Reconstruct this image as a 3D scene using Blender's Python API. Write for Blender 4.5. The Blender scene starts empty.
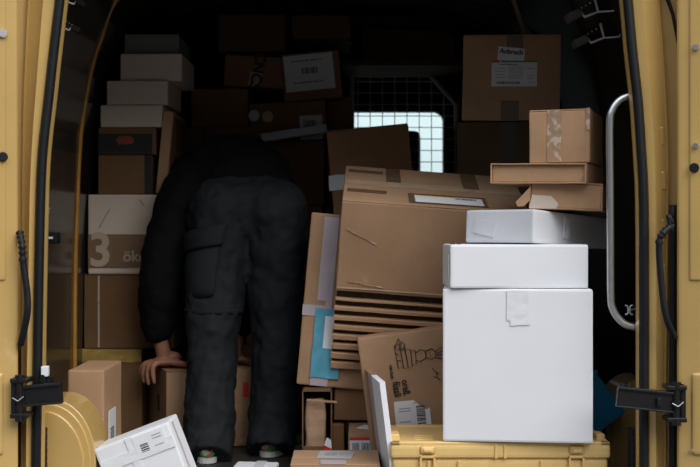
import bpy, bmesh, math, random
from mathutils import Vector, Matrix, Euler, noise
C = bpy.context.scene.collection
F = 1166.7
CZ = 0.74
R = math.radians
rnd = random.Random(7)

def W(px, py, D):
    """real place of a point measured in the photograph at distance D from the lens"""
    return Vector(((px-350)/F*D, D-3.0, CZ-(py-233.5)/F*D))

# ------------------------------------------------------------------ materials
def mat(name, col, rough=.6, metal=0, var=0.0, vscale=6, bump=0.0, bscale=60, coat=0, spec=.5, stretch=None, col2=None, wear=None):
    m = bpy.data.materials.new(name); m.use_nodes = True
    nt = m.node_tree; N = nt.nodes; L = nt.links
    b = N['Principled BSDF']
    b.inputs['Base Color'].default_value = (*col, 1)
    b.inputs['Roughness'].default_value = rough
    b.inputs['Metallic'].default_value = metal
    b.inputs['Coat Weight'].default_value = coat
    b.inputs['Coat Roughness'].default_value = .12
    b.inputs['Specular IOR Level'].default_value = spec
    tc = N.new('ShaderNodeTexCoord'); mp = N.new('ShaderNodeMapping')
    L.new(tc.outputs['Object'], mp.inputs['Vector'])
    if stretch: mp.inputs['Scale'].default_value = stretch
    if var or col2:
        n = N.new('ShaderNodeTexNoise'); n.inputs['Scale'].default_value = vscale; n.inputs['Detail'].default_value = 5
        n.inputs['Roughness'].default_value = .6
        L.new(mp.outputs[0], n.inputs['Vector'])
        r = N.new('ShaderNodeValToRGB')
        c2 = col2 or tuple(max(0, c*(1-var)) for c in col)
        c1 = col if col2 else tuple(min(1, c*(1+var)) for c in col)
        r.color_ramp.elements[0].position = .3; r.color_ramp.elements[0].color = (*c2, 1)
        r.color_ramp.elements[1].position = .7; r.color_ramp.elements[1].color = (*c1, 1)
        L.new(n.outputs['Fac'], r.inputs['Fac']); L.new(r.outputs['Color'], b.inputs['Base Color'])
        last = r.outputs['Color']
        if wear:
            n2 = N.new('ShaderNodeTexNoise'); n2.inputs['Scale'].default_value = wear[1]; n2.inputs['Detail'].default_value = 8
            L.new(mp.outputs[0], n2.inputs['Vector'])
            r2 = N.new('ShaderNodeValToRGB'); r2.color_ramp.elements[0].position = wear[2]; r2.color_ramp.elements[1].position = wear[2]+.06
            r2.color_ramp.elements[0].color = (0,0,0,1); r2.color_ramp.elements[1].color = (wear[3],)*3+(1,)
            L.new(n2.outputs['Fac'], r2.inputs['Fac'])
            mx = N.new('ShaderNodeMixRGB'); L.new(r2.outputs['Color'], mx.inputs['Fac'])
            L.new(last, mx.inputs['Color1']); mx.inputs['Color2'].default_value = (*wear[0], 1)
            L.new(mx.outputs['Color'], b.inputs['Base Color'])
    if bump:
        n = N.new('ShaderNodeTexNoise'); n.inputs['Scale'].default_value = bscale; n.inputs['Detail'].default_value = 4
        L.new(mp.outputs[0], n.inputs['Vector'])
        bp = N.new('ShaderNodeBump'); bp.inputs['Strength'].default_value = bump; bp.inputs['Distance'].default_value = .004
        L.new(n.outputs['Fac'], bp.inputs['Height']); L.new(bp.outputs['Normal'], b.inputs['Normal'])
    return m

def kraft(name, col, var=.13):
    # corrugated kraft board: faint fluting, blotches, scuffs
    m = mat(name, col, rough=.78, var=var, vscale=5, spec=.25, wear=(tuple(min(1, c*1.35+.03) for c in col), 14, .66, .5))
    nt = m.node_tree; N = nt.nodes; L = nt.links; b = N['Principled BSDF']
    tc = N.new('ShaderNodeTexCoord')
    w = N.new('ShaderNodeTexWave'); w.inputs['Scale'].default_value = 42; w.inputs['Distortion'].default_value = .6
    L.new(tc.outputs['Object'], w.inputs['Vector'])
    n = N.new('ShaderNodeTexNoise'); n.inputs['Scale'].default_value = 22; n.inputs['Detail'].default_value = 6
    L.new(tc.outputs['Object'], n.inputs['Vector'])
    mm = N.new('ShaderNodeMath'); mm.operation = 'MULTIPLY_ADD'; mm.inputs[1].default_value = .12
    L.new(w.outputs['Fac'], mm.inputs[0]); L.new(n.outputs['Fac'], mm.inputs[2])
    bp = N.new('ShaderNodeBump'); bp.inputs['Strength'].default_value = .3; bp.inputs['Distance'].default_value = .004
    L.new(mm.outputs[0], bp.inputs['Height']); L.new(bp.outputs['Normal'], b.inputs['Normal'])
    return m

M = {}
M['kraft'] = kraft('kraft board', (.375, .228, .132))
M['kraft_light'] = kraft('light kraft board', (.44, .265, .15))
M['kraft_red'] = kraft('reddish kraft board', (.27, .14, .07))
M['kraft_shaded'] = kraft('dark kraft board', (.16, .085, .038))  # kraft with the shade of the deep hold put into its colour
M['kraft_deep_shade'] = kraft('deep shade kraft board', (.10, .055, .028))  # darkest kraft copy, heavy shade painted into the colour
M['white'] = mat('white coated board', (.76, .77, .80), rough=.6, var=.02, vscale=4, bump=.1, bscale=14)
M['white_dull'] = mat('grey white board', (.66, .67, .70), rough=.65, var=.05, vscale=7, bump=.25, bscale=12)
M['white_shaded'] = mat('shaded warm board', (.60, .50, .41), rough=.7, var=.04, vscale=5, bump=.1)  # white of the left stack, lowered to carry the shade inside
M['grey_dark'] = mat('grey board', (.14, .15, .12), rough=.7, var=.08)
M['black_board'] = mat('black printed board', (.012, .011, .010), rough=.6, var=.1)
M['flute'] = mat('open corrugated edge', (.055, .03, .016), rough=.9, var=.3, vscale=3, bump=.9, bscale=50, stretch=(30, 1, 1))
M['tape'] = mat('brown parcel tape', (.16, .10, .06), rough=.22, var=.08, bump=.2, bscale=30)
M['tape_dark'] = mat('dark parcel tape', (.05, .03, .018), rough=.25, var=.1)
M['tape_clear'] = mat('clear parcel tape', (.50, .36, .25), rough=.12, var=.12, vscale=20, bump=.5, bscale=25)
M['tape_worn'] = mat('worn clear tape', (.37, .24, .15), rough=.3, var=.1, bump=.6, bscale=40, wear=((.58, .47, .38), 40, .5, .8))
M['tape_white'] = mat('white parcel tape', (.76, .77, .80), rough=.22, var=.03, vscale=30, bump=.3, bscale=30)
M['tape_pale'] = mat('milky tape', (.56, .46, .39), rough=.25, var=.06, bump=.4)
M['tape_grey'] = mat('grey lilac tape', (.42, .36, .40), rough=.45, var=.06, bump=.2)
M['tape_olive'] = mat('yellowish tape', (.36, .24, .07), rough=.15, var=.25, vscale=20, bump=.8, bscale=30)
M['paper'] = mat('label paper', (.74, .75, .78), rough=.55, var=.02)
M['paper_mid'] = mat('greyed label paper', (.42, .42, .41), rough=.55, var=.1, vscale=14)
M['ink'] = mat('black ink', (.015, .015, .018), rough=.6, var=.1)
M['ink_grey'] = mat('grey ink', (.25, .25, .27), rough=.6, var=.1)
M['ink_red'] = mat('red ink', (.62, .03, .03), rough=.5, var=.05)
M['ink_green'] = mat('green ink', (.02, .22, .12), rough=.5, var=.05)
M['ink_pale'] = mat('pale print', (.46, .36, .28), rough=.7, var=.05)
M['print_brown'] = mat('brown print', (.20, .115, .06), rough=.7, var=.05)
M['blue_pouch'] = mat('blue plastic pouch', (.10, .35, .48), rough=.25, var=.2, vscale=18, bump=.7, bscale=25)
M['blue_plastic'] = mat('blue crate plastic', (.005, .17, .33), rough=.4, var=.06, bump=.1)
M['paint'] = mat('yellow van paint', (.53, .345, .115), rough=.3, var=.06, vscale=3, coat=.8, wear=((.62, .50, .30), 9, .68, .5))
M['crate'] = mat('yellow crate plastic', (.72, .49, .19), rough=.42, var=.07, vscale=8, bump=.12, bscale=30, wear=((.42, .28, .12), 16, .68, .5))
M['rubber'] = mat('black rubber', (.006, .007, .009), rough=.55, spec=.3, var=.1, bump=.1)
M['black_metal'] = mat('black hinge metal', (.007, .007, .008), rough=.4, var=.2, spec=.4)
M['zinc'] = mat('bright zinc wire', (.85, .86, .88), rough=.35, var=.03)
M['lining_right'] = mat('scuffed dark lining', (.028, .022, .017), rough=.62, var=.3, vscale=4, bump=.1, spec=.12)
M['lining'] = mat('dark wall lining', (.025, .020, .016), rough=.17, var=.25, vscale=4, bump=.06, bscale=5, spec=.9)
M['lining_dull'] = mat('dull dark lining', (.012, .011, .010), rough=.7, spec=.2, var=.3, vscale=5, bump=.2)
M['rib'] = mat('ochre painted rib', (.42, .21, .035), rough=.28, var=.2, vscale=12, coat=.4)
M['floor'] = mat('worn dark cargo floor', (.03, .026, .022), rough=.6, var=.35, vscale=9, bump=.3)
M['alu'] = mat('brushed aluminium', (.74, .76, .79), rough=.3, metal=1, var=.04, vscale=40)
M['alu_flat'] = mat('pale aluminium rail', (.78, .80, .84), rough=.45, metal=.3, var=.08, vscale=20)
M['steel'] = mat('galvanised wire', (.55, .58, .60), rough=.4, metal=.6, var=.05)
M['wire_dark'] = mat('grey wire', (.12, .13, .14), rough=.5, metal=.3, var=.05)
M['trouser'] = mat('charcoal work trousers', (.011, .0135, .016), rough=.8, var=.2, vscale=18, bump=1.0, bscale=9, spec=.3)
M['jacket'] = mat('black jacket', (.004, .004, .005), rough=.9, var=.2, vscale=30, bump=.4, bscale=20, spec=.15)
M['skin'] = mat('skin', (.36, .16, .095), rough=.55, var=.12, vscale=25, bump=.1)
M['hair'] = mat('dark hair', (.03, .02, .014), rough=.6, var=.3, vscale=60, bump=.7, bscale=90)
M['shoe_green'] = mat('green shoe mesh', (.10, .32, .06), rough=.6, var=.2, vscale=40, bump=.3)
M['shoe_white'] = mat('white shoe sole', (.55, .55, .52), rough=.5, var=.05)
M['asphalt'] = mat('asphalt', (.09, .088, .085), rough=.9, var=.2, vscale=8, bump=.5, bscale=60)
M['foam'] = mat('grey foam pad', (.10, .09, .08), rough=.8, var=.2, bump=.4)
M['fabric'] = mat('grey seat fabric', (.06, .06, .065), rough=.9, var=.15, bump=.3)
M['kraft_paper'] = mat('crumpled kraft paper', (.42, .26, .16), rough=.7, var=.1, bump=.8, bscale=30)
g = bpy.data.materials.new('windscreen glass'); g.use_nodes = True
gb = g.node_tree.nodes['Principled BSDF']; gb.inputs['Base Color'].default_value = (.74, .86, .82, 1)
gb.inputs['Roughness'].default_value = 0.02; gb.inputs['Transmission Weight'].default_value = 1; gb.inputs['IOR'].default_value = 1.05
M['glass'] = g

# ------------------------------------------------------------------ mesh helpers
def link(name, bm, m, parent=None, mtx=None, smooth=False):
    me = bpy.data.meshes.new(name); bm.normal_update(); bm.to_mesh(me); bm.free()
    for mm in (m if isinstance(m, (list, tuple)) else [m]): me.materials.append(mm)
    if smooth:
        for p in me.polygons: p.use_smooth = True
    o = bpy.data.objects.new(name, me); C.objects.link(o)
    if parent: o.parent = parent
    if mtx is not None: o.matrix_basis = mtx
    return o

def empty(name, mtx, label, cat, group=None):
    o = bpy.data.objects.new(name, None); C.objects.link(o); o.matrix_basis = mtx
    o.empty_display_size = .1
    return tag(o, label, cat, group)

def tag(o, label, cat, group=None):
    o['label'] = label; o['category'] = cat
    if group: o['group'] = group
    return o

def abox(bm, x0, x1, y0, y1, z0, z1, bev=0, seg=2, mtx=None):
    r = bmesh.ops.create_cube(bm, size=1)
    vs = r['verts']
    for v in vs:
        v.co = Vector(((x0+x1)/2+v.co.x*(x1-x0), (y0+y1)/2+v.co.y*(y1-y0), (z0+z1)/2+v.co.z*(z1-z0)))
    if bev:
        es = list({e for v in vs for e in v.link_edges})
        rr = bmesh.ops.bevel(bm, geom=es, offset=bev, segments=seg, affect='EDGES', profile=.6)
        vs = [v for v in bm.verts if v in set(rr['verts']) or v in set(vs)] if False else list({v for f in rr['faces'] for v in f.verts})
    if mtx is not None:
        for v in vs: v.co = mtx @ v.co
    return vs

def tube(bm, pts, r, seg=10, closed=False):
    pts = [Vector(p) for p in pts]; n = len(pts)
    rs = r if isinstance(r, (list, tuple)) else [r]*n
    rings = []; up = None
    for i, p in enumerate(pts):
        a = pts[i-1] if (i > 0 or closed) else p
        b = pts[(i+1) % n] if (i < n-1 or closed) else p
        t = (b-a).normalized()
        if up is None:
            up = t.orthogonal().normalized()
        up = (up - t*up.dot(t)).normalized()
        s = t.cross(up)
        rings.append([bm.verts.new(p+(up*math.cos(2*math.pi*k/seg)+s*math.sin(2*math.pi*k/seg))*rs[i]) for k in range(seg)])
    rng = range(n) if closed else range(n-1)
    for i in rng:
        A, B = rings[i], rings[(i+1) % n]
        for k in range(seg):
            bm.faces.new((A[k], A[(k+1) % seg], B[(k+1) % seg], B[k]))
    if not closed:
        bm.faces.new(rings[0][::-1]); bm.faces.new(rings[-1])

def smooth_path(pts, n=6):
    pts = [Vector(p) for p in pts]; out = []
    for i in range(len(pts)-1):
        p0 = pts[max(i-1, 0)]; p1 = pts[i]; p2 = pts[i+1]; p3 = pts[min(i+2, len(pts)-1)]
        for k in range(n):
            t = k/n
            out.append(.5*((2*p1)+(-p0+p2)*t+(2*p0-5*p1+4*p2-p3)*t*t+(-p0+3*p1-3*p2+p3)*t**3))
    out.append(pts[-1]); return out

def sheet(bm, rows):
    g = [[bm.verts.new(p) for p in r] for r in rows]
    for i in range(len(g)-1):
        for j in range(len(g[0])-1):
            bm.faces.new((g[i][j], g[i][j+1], g[i+1][j+1], g[i+1][j]))
    return g

def prism(bm, poly, d0, d1, axis='y'):
    """poly of (a,b) extruded along y from d0 to d1"""
    f = [bm.verts.new((a, d0, b)) for a, b in poly]; k = [bm.verts.new((a, d1, b)) for a, b in poly]
    bm.faces.new(f); bm.faces.new(k[::-1]); n = len(poly)
    for i in range(n): bm.faces.new((f[i], k[i], k[(i+1) % n], f[(i+1) % n]))
    bmesh.ops.recalc_face_normals(bm, faces=bm.faces)

# ------------------------------------------------------------------ cartons
def pose(px, py, D, yaw=0, roll=0, pitch=0):
    return Matrix.Translation(W(px, py, D)) @ Euler((0, 0, R(yaw))).to_matrix().to_4x4() @ \
        Matrix.Rotation(R(-roll), 4, 'Y') @ Matrix.Rotation(R(pitch), 4, 'X')

def face_frame(face, w, h, d, u, v, off, rot=0):
    if face == 'front': o = Vector((-w/2+u*w, -off, v*h)); X = Vector((1,0,0)); Y = Vector((0,0,1))
    elif face == 'right': o = Vector((w/2+off, u*d, v*h)); X = Vector((0,1,0)); Y = Vector((0,0,1))
    elif face == 'left': o = Vector((-w/2-off, (1-u)*d, v*h)); X = Vector((0,-1,0)); Y = Vector((0,0,1))
    else: o = Vector((-w/2+u*w, v*d, h+off)); X = Vector((1,0,0)); Y = Vector((0,1,0))
    Z = X.cross(Y)
    m = Matrix((X, Y, Z)).transposed().to_4x4(); m.translation = o
    return m @ Matrix.Rotation(R(rot), 4, 'Z')

def body_mesh(w, h, d, bev=.004, wob=.0015, cuts=8):
    bm = bmesh.new()
    abox(bm, -w/2, w/2, 0, d, 0, h, bev, 2)
    bmesh.ops.subdivide_edges(bm, edges=[e for e in bm.edges if e.calc_length() > .05], cuts=cuts, use_grid_fill=True)
    s = rnd.random()*50
    for v in bm.verts:
        nv = noise.noise_vector(v.co*7+Vector((s, s, s)))
        v.co += nv*wob
        # broad sides belly very slightly
        fx = 1-(abs(v.co.x)/(w/2))**2 if w else 0
        fz = 1-(abs(v.co.z-h/2)/(h/2))**2
        if v.co.y < bev*1.5: v.co.y -= max(0, fx)*max(0, fz)*wob*1.3
    return bm

class Carton: pass

def carton(label, px0, px1, y0, y1, D, depth, m='kraft', yaw=0, roll=0, pitch=0, flaps='x', group=None, name='cardboard_box',
           cat='cardboard box', mtx=None, w=None, h=None, near=True):
    c = Carton()
    c.w = w or (px1-px0)/F*D; c.h = h or (y1-y0)/F*D; c.d = depth
    c.root = empty(name, mtx if mtx is not None else pose((px0+px1)/2, y1, D, yaw, roll, pitch), label, cat, group)
    ft = .004 if flaps else 0
    wob = (.0005 if m.startswith('white') else .0018) if near else .001
    bm = body_mesh(c.w, c.h-ft, c.d, .004 if flaps else .006, wob, 8 if near else 3)
    mm = M[m]
    link('box_body', bm, mm, c.root, smooth=False)
    if flaps == 'x':       # seam runs left-right
        for a, b in ((0.001, c.d/2-.0012), (c.d/2+.0012, c.d-.001)):
            bm = bmesh.new(); vs = abox(bm, -c.w/2+.001, c.w/2-.001, a, b, c.h-ft, c.h, .0012, 1)
            link('flap', bm, mm, c.root)
    elif flaps == 'y':
        for a, b in ((-c.w/2+.001, -.0012), (.0012, c.w/2-.001)):
            bm = bmesh.new(); abox(bm, a, b, .001, c.d-.001, c.h-ft, c.h, .0012, 1)
            link('flap', bm, mm, c.root)
    c.k = 0
    return c

def patch(c, name, face, u, v, sw, sh, m, rot=0, off=.0016, label=None, thick=.0012, wob=0, poly=None):
    c.k += 1
    off += .0002*c.k
    fm = face_frame(face, c.w, c.h, c.d, u, v, off, rot)
    bm = bmesh.new()
    if poly:
        a = [bm.verts.new((x, y, 0)) for x, y in poly]; f = bm.faces.new(a)
        e = bmesh.ops.extrude_face_region(bm, geom=[f]); 
        for q in e['geom']:
            if isinstance(q, bmesh.types.BMVert): q.co.z += thick
        bmesh.ops.recalc_face_normals(bm, faces=bm.faces)
    else:
        abox(bm, -sw/2, sw/2, -sh/2, sh/2, -.0008, thick)
        if wob:
            bmesh.ops.subdivide_edges(bm, edges=[e for e in bm.edges if e.calc_length() > .01], cuts=8, use_grid_fill=True)
            for q in bm.verts:
                n = noise.noise_vector(q.co*30+Vector((c.k, 0, 3)))
                q.co.x += n.x*wob; q.co.y += n.y*wob; 
                if q.co.z > 0: q.co.z += abs(n.z)*wob
    o = link(name, bm, M[m], c.root, fm)
    if label: o['label'] = label
    return o

def bars(parent, x0, x1, y0, y1, z=.0016, m='ink', n=16, name='barcode', vertical=True):
    bm = bmesh.new(); t = 0; r = random.Random(n*3)
    L = (x1-x0) if vertical else (y1-y0)
    k = 0
    while t < L:
        wd = L/n*r.choice((.35, .6, .9)); 
        if t+wd > L: break
        if vertical: abox(bm, x0+t, x0+t+wd, y0, y1, z-.0008, z)
        else: abox(bm, x0, x1, y0+t, y0+t+wd, z-.0008, z)
        t += wd+L/n*r.choice((.4, .7))
    return link(name, bm, M[m], parent)

def lines(parent, x0, x1, ys, t, z=.0016, m='ink_grey', seed=1, name='printed_lines'):
    bm = bmesh.new(); r = random.Random(seed)
    for y in ys:
        x = x0
        while x < x1:
            L = (x1-x0)*r.uniform(.06, .2)
            abox(bm, x, min(x+L, x1), y-t/2, y+t/2, z-.0008, z); x += L+(x1-x0)*.03
    return link(name, bm, M[m], parent)

def text(parent, s, x, y, size, m='ink', rot=0, z=.0018, name='lettering', bold=0, align='CENTER', sx=1, mtx=None):
    cu = bpy.data.curves.new('t', 'FONT'); cu.body = s; cu.size = size; cu.align_x = align; cu.align_y = 'CENTER'
    cu.extrude = .0004; cu.offset = bold; cu.resolution_u = 4
    t = bpy.data.objects.new('t', cu); C.objects.link(t)
    dg = bpy.context.evaluated_depsgraph_get(); dg.update()
    me = bpy.data.meshes.new_from_object(t.evaluated_get(dg)); bpy.data.objects.remove(t)
    me.materials.clear(); me.materials.append(M[m])
    o = bpy.data.objects.new(name, me); C.objects.link(o); o.parent = parent
    base = mtx if mtx is not None else Matrix()
    o.matrix_basis = base @ Matrix.Translation((x, y, z)) @ Matrix.Rotation(R(rot), 4, 'Z') @ Matrix.Diagonal((sx, 1, 1, 1))
    return o

def on_face(c, face, u, v, rot=0, off=.003):
    return face_frame(face, c.w, c.h, c.d, u, v, off, rot)

# ------------------------------------------------------------------ THE VAN
XC = -.026
van = empty('delivery_van', Matrix.Translation((XC, 0, -.55)), 'open yellow delivery van seen from behind, its dark hold crammed with parcels', 'van')
VI = Matrix.Translation((-XC, 0, .55))     # undo the root's place so that van parts can be given in world coordinates
def vpart(name, bm, m, parent=None, label=None, smooth=False):
    o = link(name, bm, m, parent or van, None if parent else VI, smooth)
    if label: o['label'] = label
    return o

prof = [(0, .925), (.35, .925), (.67, .922), (1.08, .904), (1.31, .865), (1.414, .831), (1.54, .783), (1.64, .65), (1.70, .42), (1.71, 0)]
def side(s, d0, d1, off=0, zs=None, n=10):
    bm = bmesh.new(); rows = []
    P = [(z, x) for z, x in prof[:8]]
    for i in range(n+1):
        y = d0+(d1-d0)*i/n-3
        rows.append([Vector((XC+s*(x+off), y, z)) for z, x in P])
    sheet(bm, rows); return bm
for s in (-1, 1):
    bm = side(s, 3.03, 5.95)
    # pressed beads and panel seams in the lining
    o = vpart('side_lining', bm, M['lining' if s < 0 else 'lining_right'], smooth=True)
    o.modifiers.new('t', 'SOLIDIFY').thickness = .004*(1)
    bm = bmesh.new()
    for D in (4.0, 4.7, 5.4):
        bm = bmesh.new()
        pts = [Vector((XC+s*(x-.006), D-3, z)) for z, x in prof[:9]]
        tube(bm, smooth_path(pts, 4), .009, 8)
        if s < 0 and D == 4.0: vpart('side_rib', bm, M['rib'], label='ochre painted rib of the left side wall', smooth=True)
        else: vpart('side_rib', bm, M['lining_dull'], smooth=True)
    # outer skin
    bm = bmesh.new(); rows = []
    for D in (3.03, 3.6, 4.5, 5.5, 6.1, 6.8, 7.0):
        rows.append([Vector((XC+s*x, D-3, z)) for z, x in ((-.3, .96), (.2, 1.0), (.7, 1.0), (1.1, .98), (1.35, .94), (1.6, .84), (1.74, .66), (1.78, 0))])
    sheet(bm, rows)
    vpart('body_side', bm, M['paint'], smooth=True)
# roof lining, floor, bulkhead
bm = bmesh.new(); rows = [[Vector((XC+x, D-3, z)) for x, z in ((-.65, 1.64), (-.42, 1.70), (0, 1.71), (.42, 1.70), (.65, 1.64))] for D in (3.03, 4, 5, 6)]
sheet(bm, rows); vpart('roof_lining', bm, M['lining_dull'], smooth=True)
for D in (3.7, 4.4, 5.1):
    bm = bmesh.new(); abox(bm, XC-.6, XC+.6, D-3.03, D-2.97, 1.65, 1.69, .008)
    vpart('roof_bow', bm, M['lining_dull'])
bm = bmesh.new(); abox(bm, XC-.93, XC+.93, .0, 3.0, -.05, 0, .005)
for i in range(14): abox(bm, XC-.85+i*.13, XC-.83+i*.13, .02, 2.95, -.003, .0025)
vpart('cargo_floor', bm, M['floor'])
bm = bmesh.new(); abox(bm, XC-.82, XC+.78, -.03, .03, -.30, -.02, .01); vpart('rear_sill', bm, M['paint'])

# bulkhead with an opening, at D 5.92
DB = 5.92
gx0, gx1, gz0 = W(352, 0, DB).x, W(456, 0, DB).x, W(0, 250, DB).z
gz1 = W(0, 71, DB).z; gzc = W(0, 105, DB).z; gxc = W(425, 0, DB).x
bm = bmesh.new()
abox(bm, -.97, gx0, DB-3, DB-2.96, 0, 1.70); abox(bm, gx1, .92, DB-3, DB-2.96, 0, 1.70)
abox(bm, gx0, gx1, DB-3, DB-2.96, 0, gz0); abox(bm, gx0, gx1, DB-3, DB-2.96, gz1, 1.71)
prism(bm, [(gxc, gz1), (gx1, gzc), (gx1+.001, gz1)], DB-3, DB-2.96)
vpart('bulkhead', bm, M['lining_dull'])
bm = bmesh.new(); gr = [(gx0, DB-3.02, gz1), (gxc, DB-3.02, gz1), (gx1, DB-3.02, gzc), (gx1, DB-3.02, gz0), (gx0, DB-3.02, gz0)]
tube(bm, gr, .013, 8, closed=True)
gf = vpart('window_grille', bm, M['zinc'], label='grey tube framed wire grille', smooth=True)
bm = bmesh.new(); x = gx0+.03
while x < gx1:
    zt = gz1 if x < gxc else gz1+(gzc-gz1)*(x-gxc)/(gx1-gxc)
    tube(bm, [(x, DB-3.02, gz0), (x, DB-3.02, zt)], .0022, 6); x += .062
z = gz0+.04
while z < gz1:
    xr = gx1 if z < gzc else gx1+(gxc-gx1)*(z-gzc)/(gz1-gzc)
    tube(bm, [(gx0, DB-3.018, z), (xr, DB-3.018, z)], .0022, 6); z += .058
link('wire_mesh', bm, M['steel'], gf)
# cab beyond the bulkhead
bm = bmesh.new()
zt = W(0, 112, 7.0).z; xr = W(443, 0, 7.0).x
abox(bm, -.95, .95, 3.95, 4.05, zt, 1.76)                      # header
abox(bm, xr, .95, 3.95, 4.05, .3, zt+.02, .0); abox(bm, -.95, -.72, 3.95, 4.05, .3, zt+.02)
# rounded upper corner fillet
cr = .06; poly = [(xr+.001, zt+.001)]+[(xr-cr+cr*math.cos(a), zt-cr+cr*math.sin(a)) for a in [math.pi/2*i/8 for i in range(9)]]
prism(bm, poly, 3.96, 4.04)
abox(bm, -.95, .95, 3.9, 4.6, -.3, .52)
abox(bm, -.95, .95, 2.95, 4.0, -.1, -.05)
vpart('cab_shell', bm, M['lining_dull'])
bm = bmesh.new(); abox(bm, -.73, xr+.01, 3.99, 3.995, .5, zt+.01); vpart('windscreen', bm, M['glass'])
bm = bmesh.new()
hx = W(399, 0, 6.3).x
abox(bm, hx-.11, hx+.115, 3.24, 3.34, .82, W(0, 131, 6.3).z, .045, 4)
abox(bm, hx-.26, hx+.26, 3.2, 3.34, .1, .90, .05, 4); abox(bm, hx-.26, hx+.26, 3.3, 3.75, .0, .25, .05, 3)
vpart('cab_seat', bm, M['fabric'], smooth=True)

# rear door frame, seal
ys = [-330, -230, -120, -50, 0, 50, 100, 150, 200, 300, 400, 467, 560]
Lsc = [150, 104, 76, 66, 60, 54, 48.5, 43, 40.5, 38.5, 37, 36, 35]
Rsc = [537, 583, 611, 621, 627.5, 632, 637.5, 641, 643.5, 644, 644, 644, 644]
Lr1 = [100, 75, 58, 48, 43, 39, 35, 31.5, 29.5, 28, 26.5, 26, 25]
Lou = [70, 50, 36, 29, 25, 22.5, 20.5, 19.5, 19, 19, 18, 17, 16]
Rr1 = [575, 603, 625, 636, 642, 647, 651, 654, 655.5, 656, 656, 656, 656]
Rou = [610, 632, 648, 657, 662, 666, 669, 671, 671, 670, 669, 669, 669]
def frame(sc, r1, ou, s):
    bm = bmesh.new(); rows = []
    for y, a, b, c in zip(ys, sc, r1, ou):
        e = -s       # e: towards the outside
        rows.append([W(a+s*6, y, 3.0)+Vector((-s*.14, .06, 0)), W(a+s*6, y, 3.0)+Vector((-s*.002, .035, 0)), W(a+s*6, y, 3.0)+Vector((0, .02, 0)), W(a+s*5, y, 3.0), W(a+s*1, y, 3.0)+Vector((0, .012, 0)),
                     W(a-s*4, y, 3.0)+Vector((0, .012, 0)), W(a-s*5, y, 3.0)+Vector((0, -.004, 0)),
                     W(b+s*1.5, y, 3.0)+Vector((0, -.012, 0)), W(b, y, 3.0)+Vector((0, -.006, 0)), W(b-s*1.5, y, 3.0)+Vector((0, .02, 0)),
                     W(c+s*1.5, y, 3.0)+Vector((0, .035, 0)), W(c, y, 3.0)+Vector((0, .028, 0)), W(c, y, 3.0)+Vector((-s*.01, .07, 0)),
                     W(c, y, 3.0)+Vector((-s*.06, .10, 0))])
    # smooth along height
    sm = []
    cols = list(zip(*rows))
    for col in cols: sm.append(smooth_path(col[::-1], 3))
    sheet(bm, list(zip(*sm)))
    return bm
for sc, r1, ou, s in ((Lsc, Lr1, Lou, 1), (Rsc, Rr1, Rou, -1)):
    bm = frame(sc, r1, ou, s)
    bmesh.ops.recalc_face_normals(bm, faces=bm.faces)
    if s < 0:
        for y, xx in ((48, 655), (93, 660), (135, 664), (180, 666), (228, 667), (275, 667)):
            mt = Matrix.Translation(W(xx, y, 3.0)+Vector((0, .024, 0))) @ Matrix.Rotation(R(-4), 4, 'Y')
            abox(bm, -.009, .009, .005, .015, -.024, .024, .004, 2, mt)
    else:
        for y, xx in ((20, 34), (75, 29), (140, 26.5)):
            mt = Matrix.Translation(W(xx, y, 3.0)+Vector((0, .022, 0))) @ Matrix.Rotation(R(6), 4, 'Y')
            abox(bm, -.007, .007, .007, .014, -.02, .02, .003, 2, mt)
    o = vpart('rear_pillar', bm, M['paint'])
# top of frame joins the pillars
bm = bmesh.new(); a = W(Lou[0], ys[0], 3); b = W(Rou[0], ys[0], 3)
abox(bm, a.x, b.x, -.01, .12, a.z-.06, 1.76, .01); vpart('roof_crossmember', bm, M['paint'])
bm = bmesh.new()
pts = [W(a, y, 2.992) for a, y in zip(Lsc, ys)][::-1]+[W(230, -395, 2.992), W(460, -395, 2.992)]+[W(a, y, 2.992) for a, y in zip(Rsc, ys)]
tube(bm, smooth_path(pts, 5), .0108, 10); vpart('door_seal', bm, M['rubber'], smooth=True)

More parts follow.
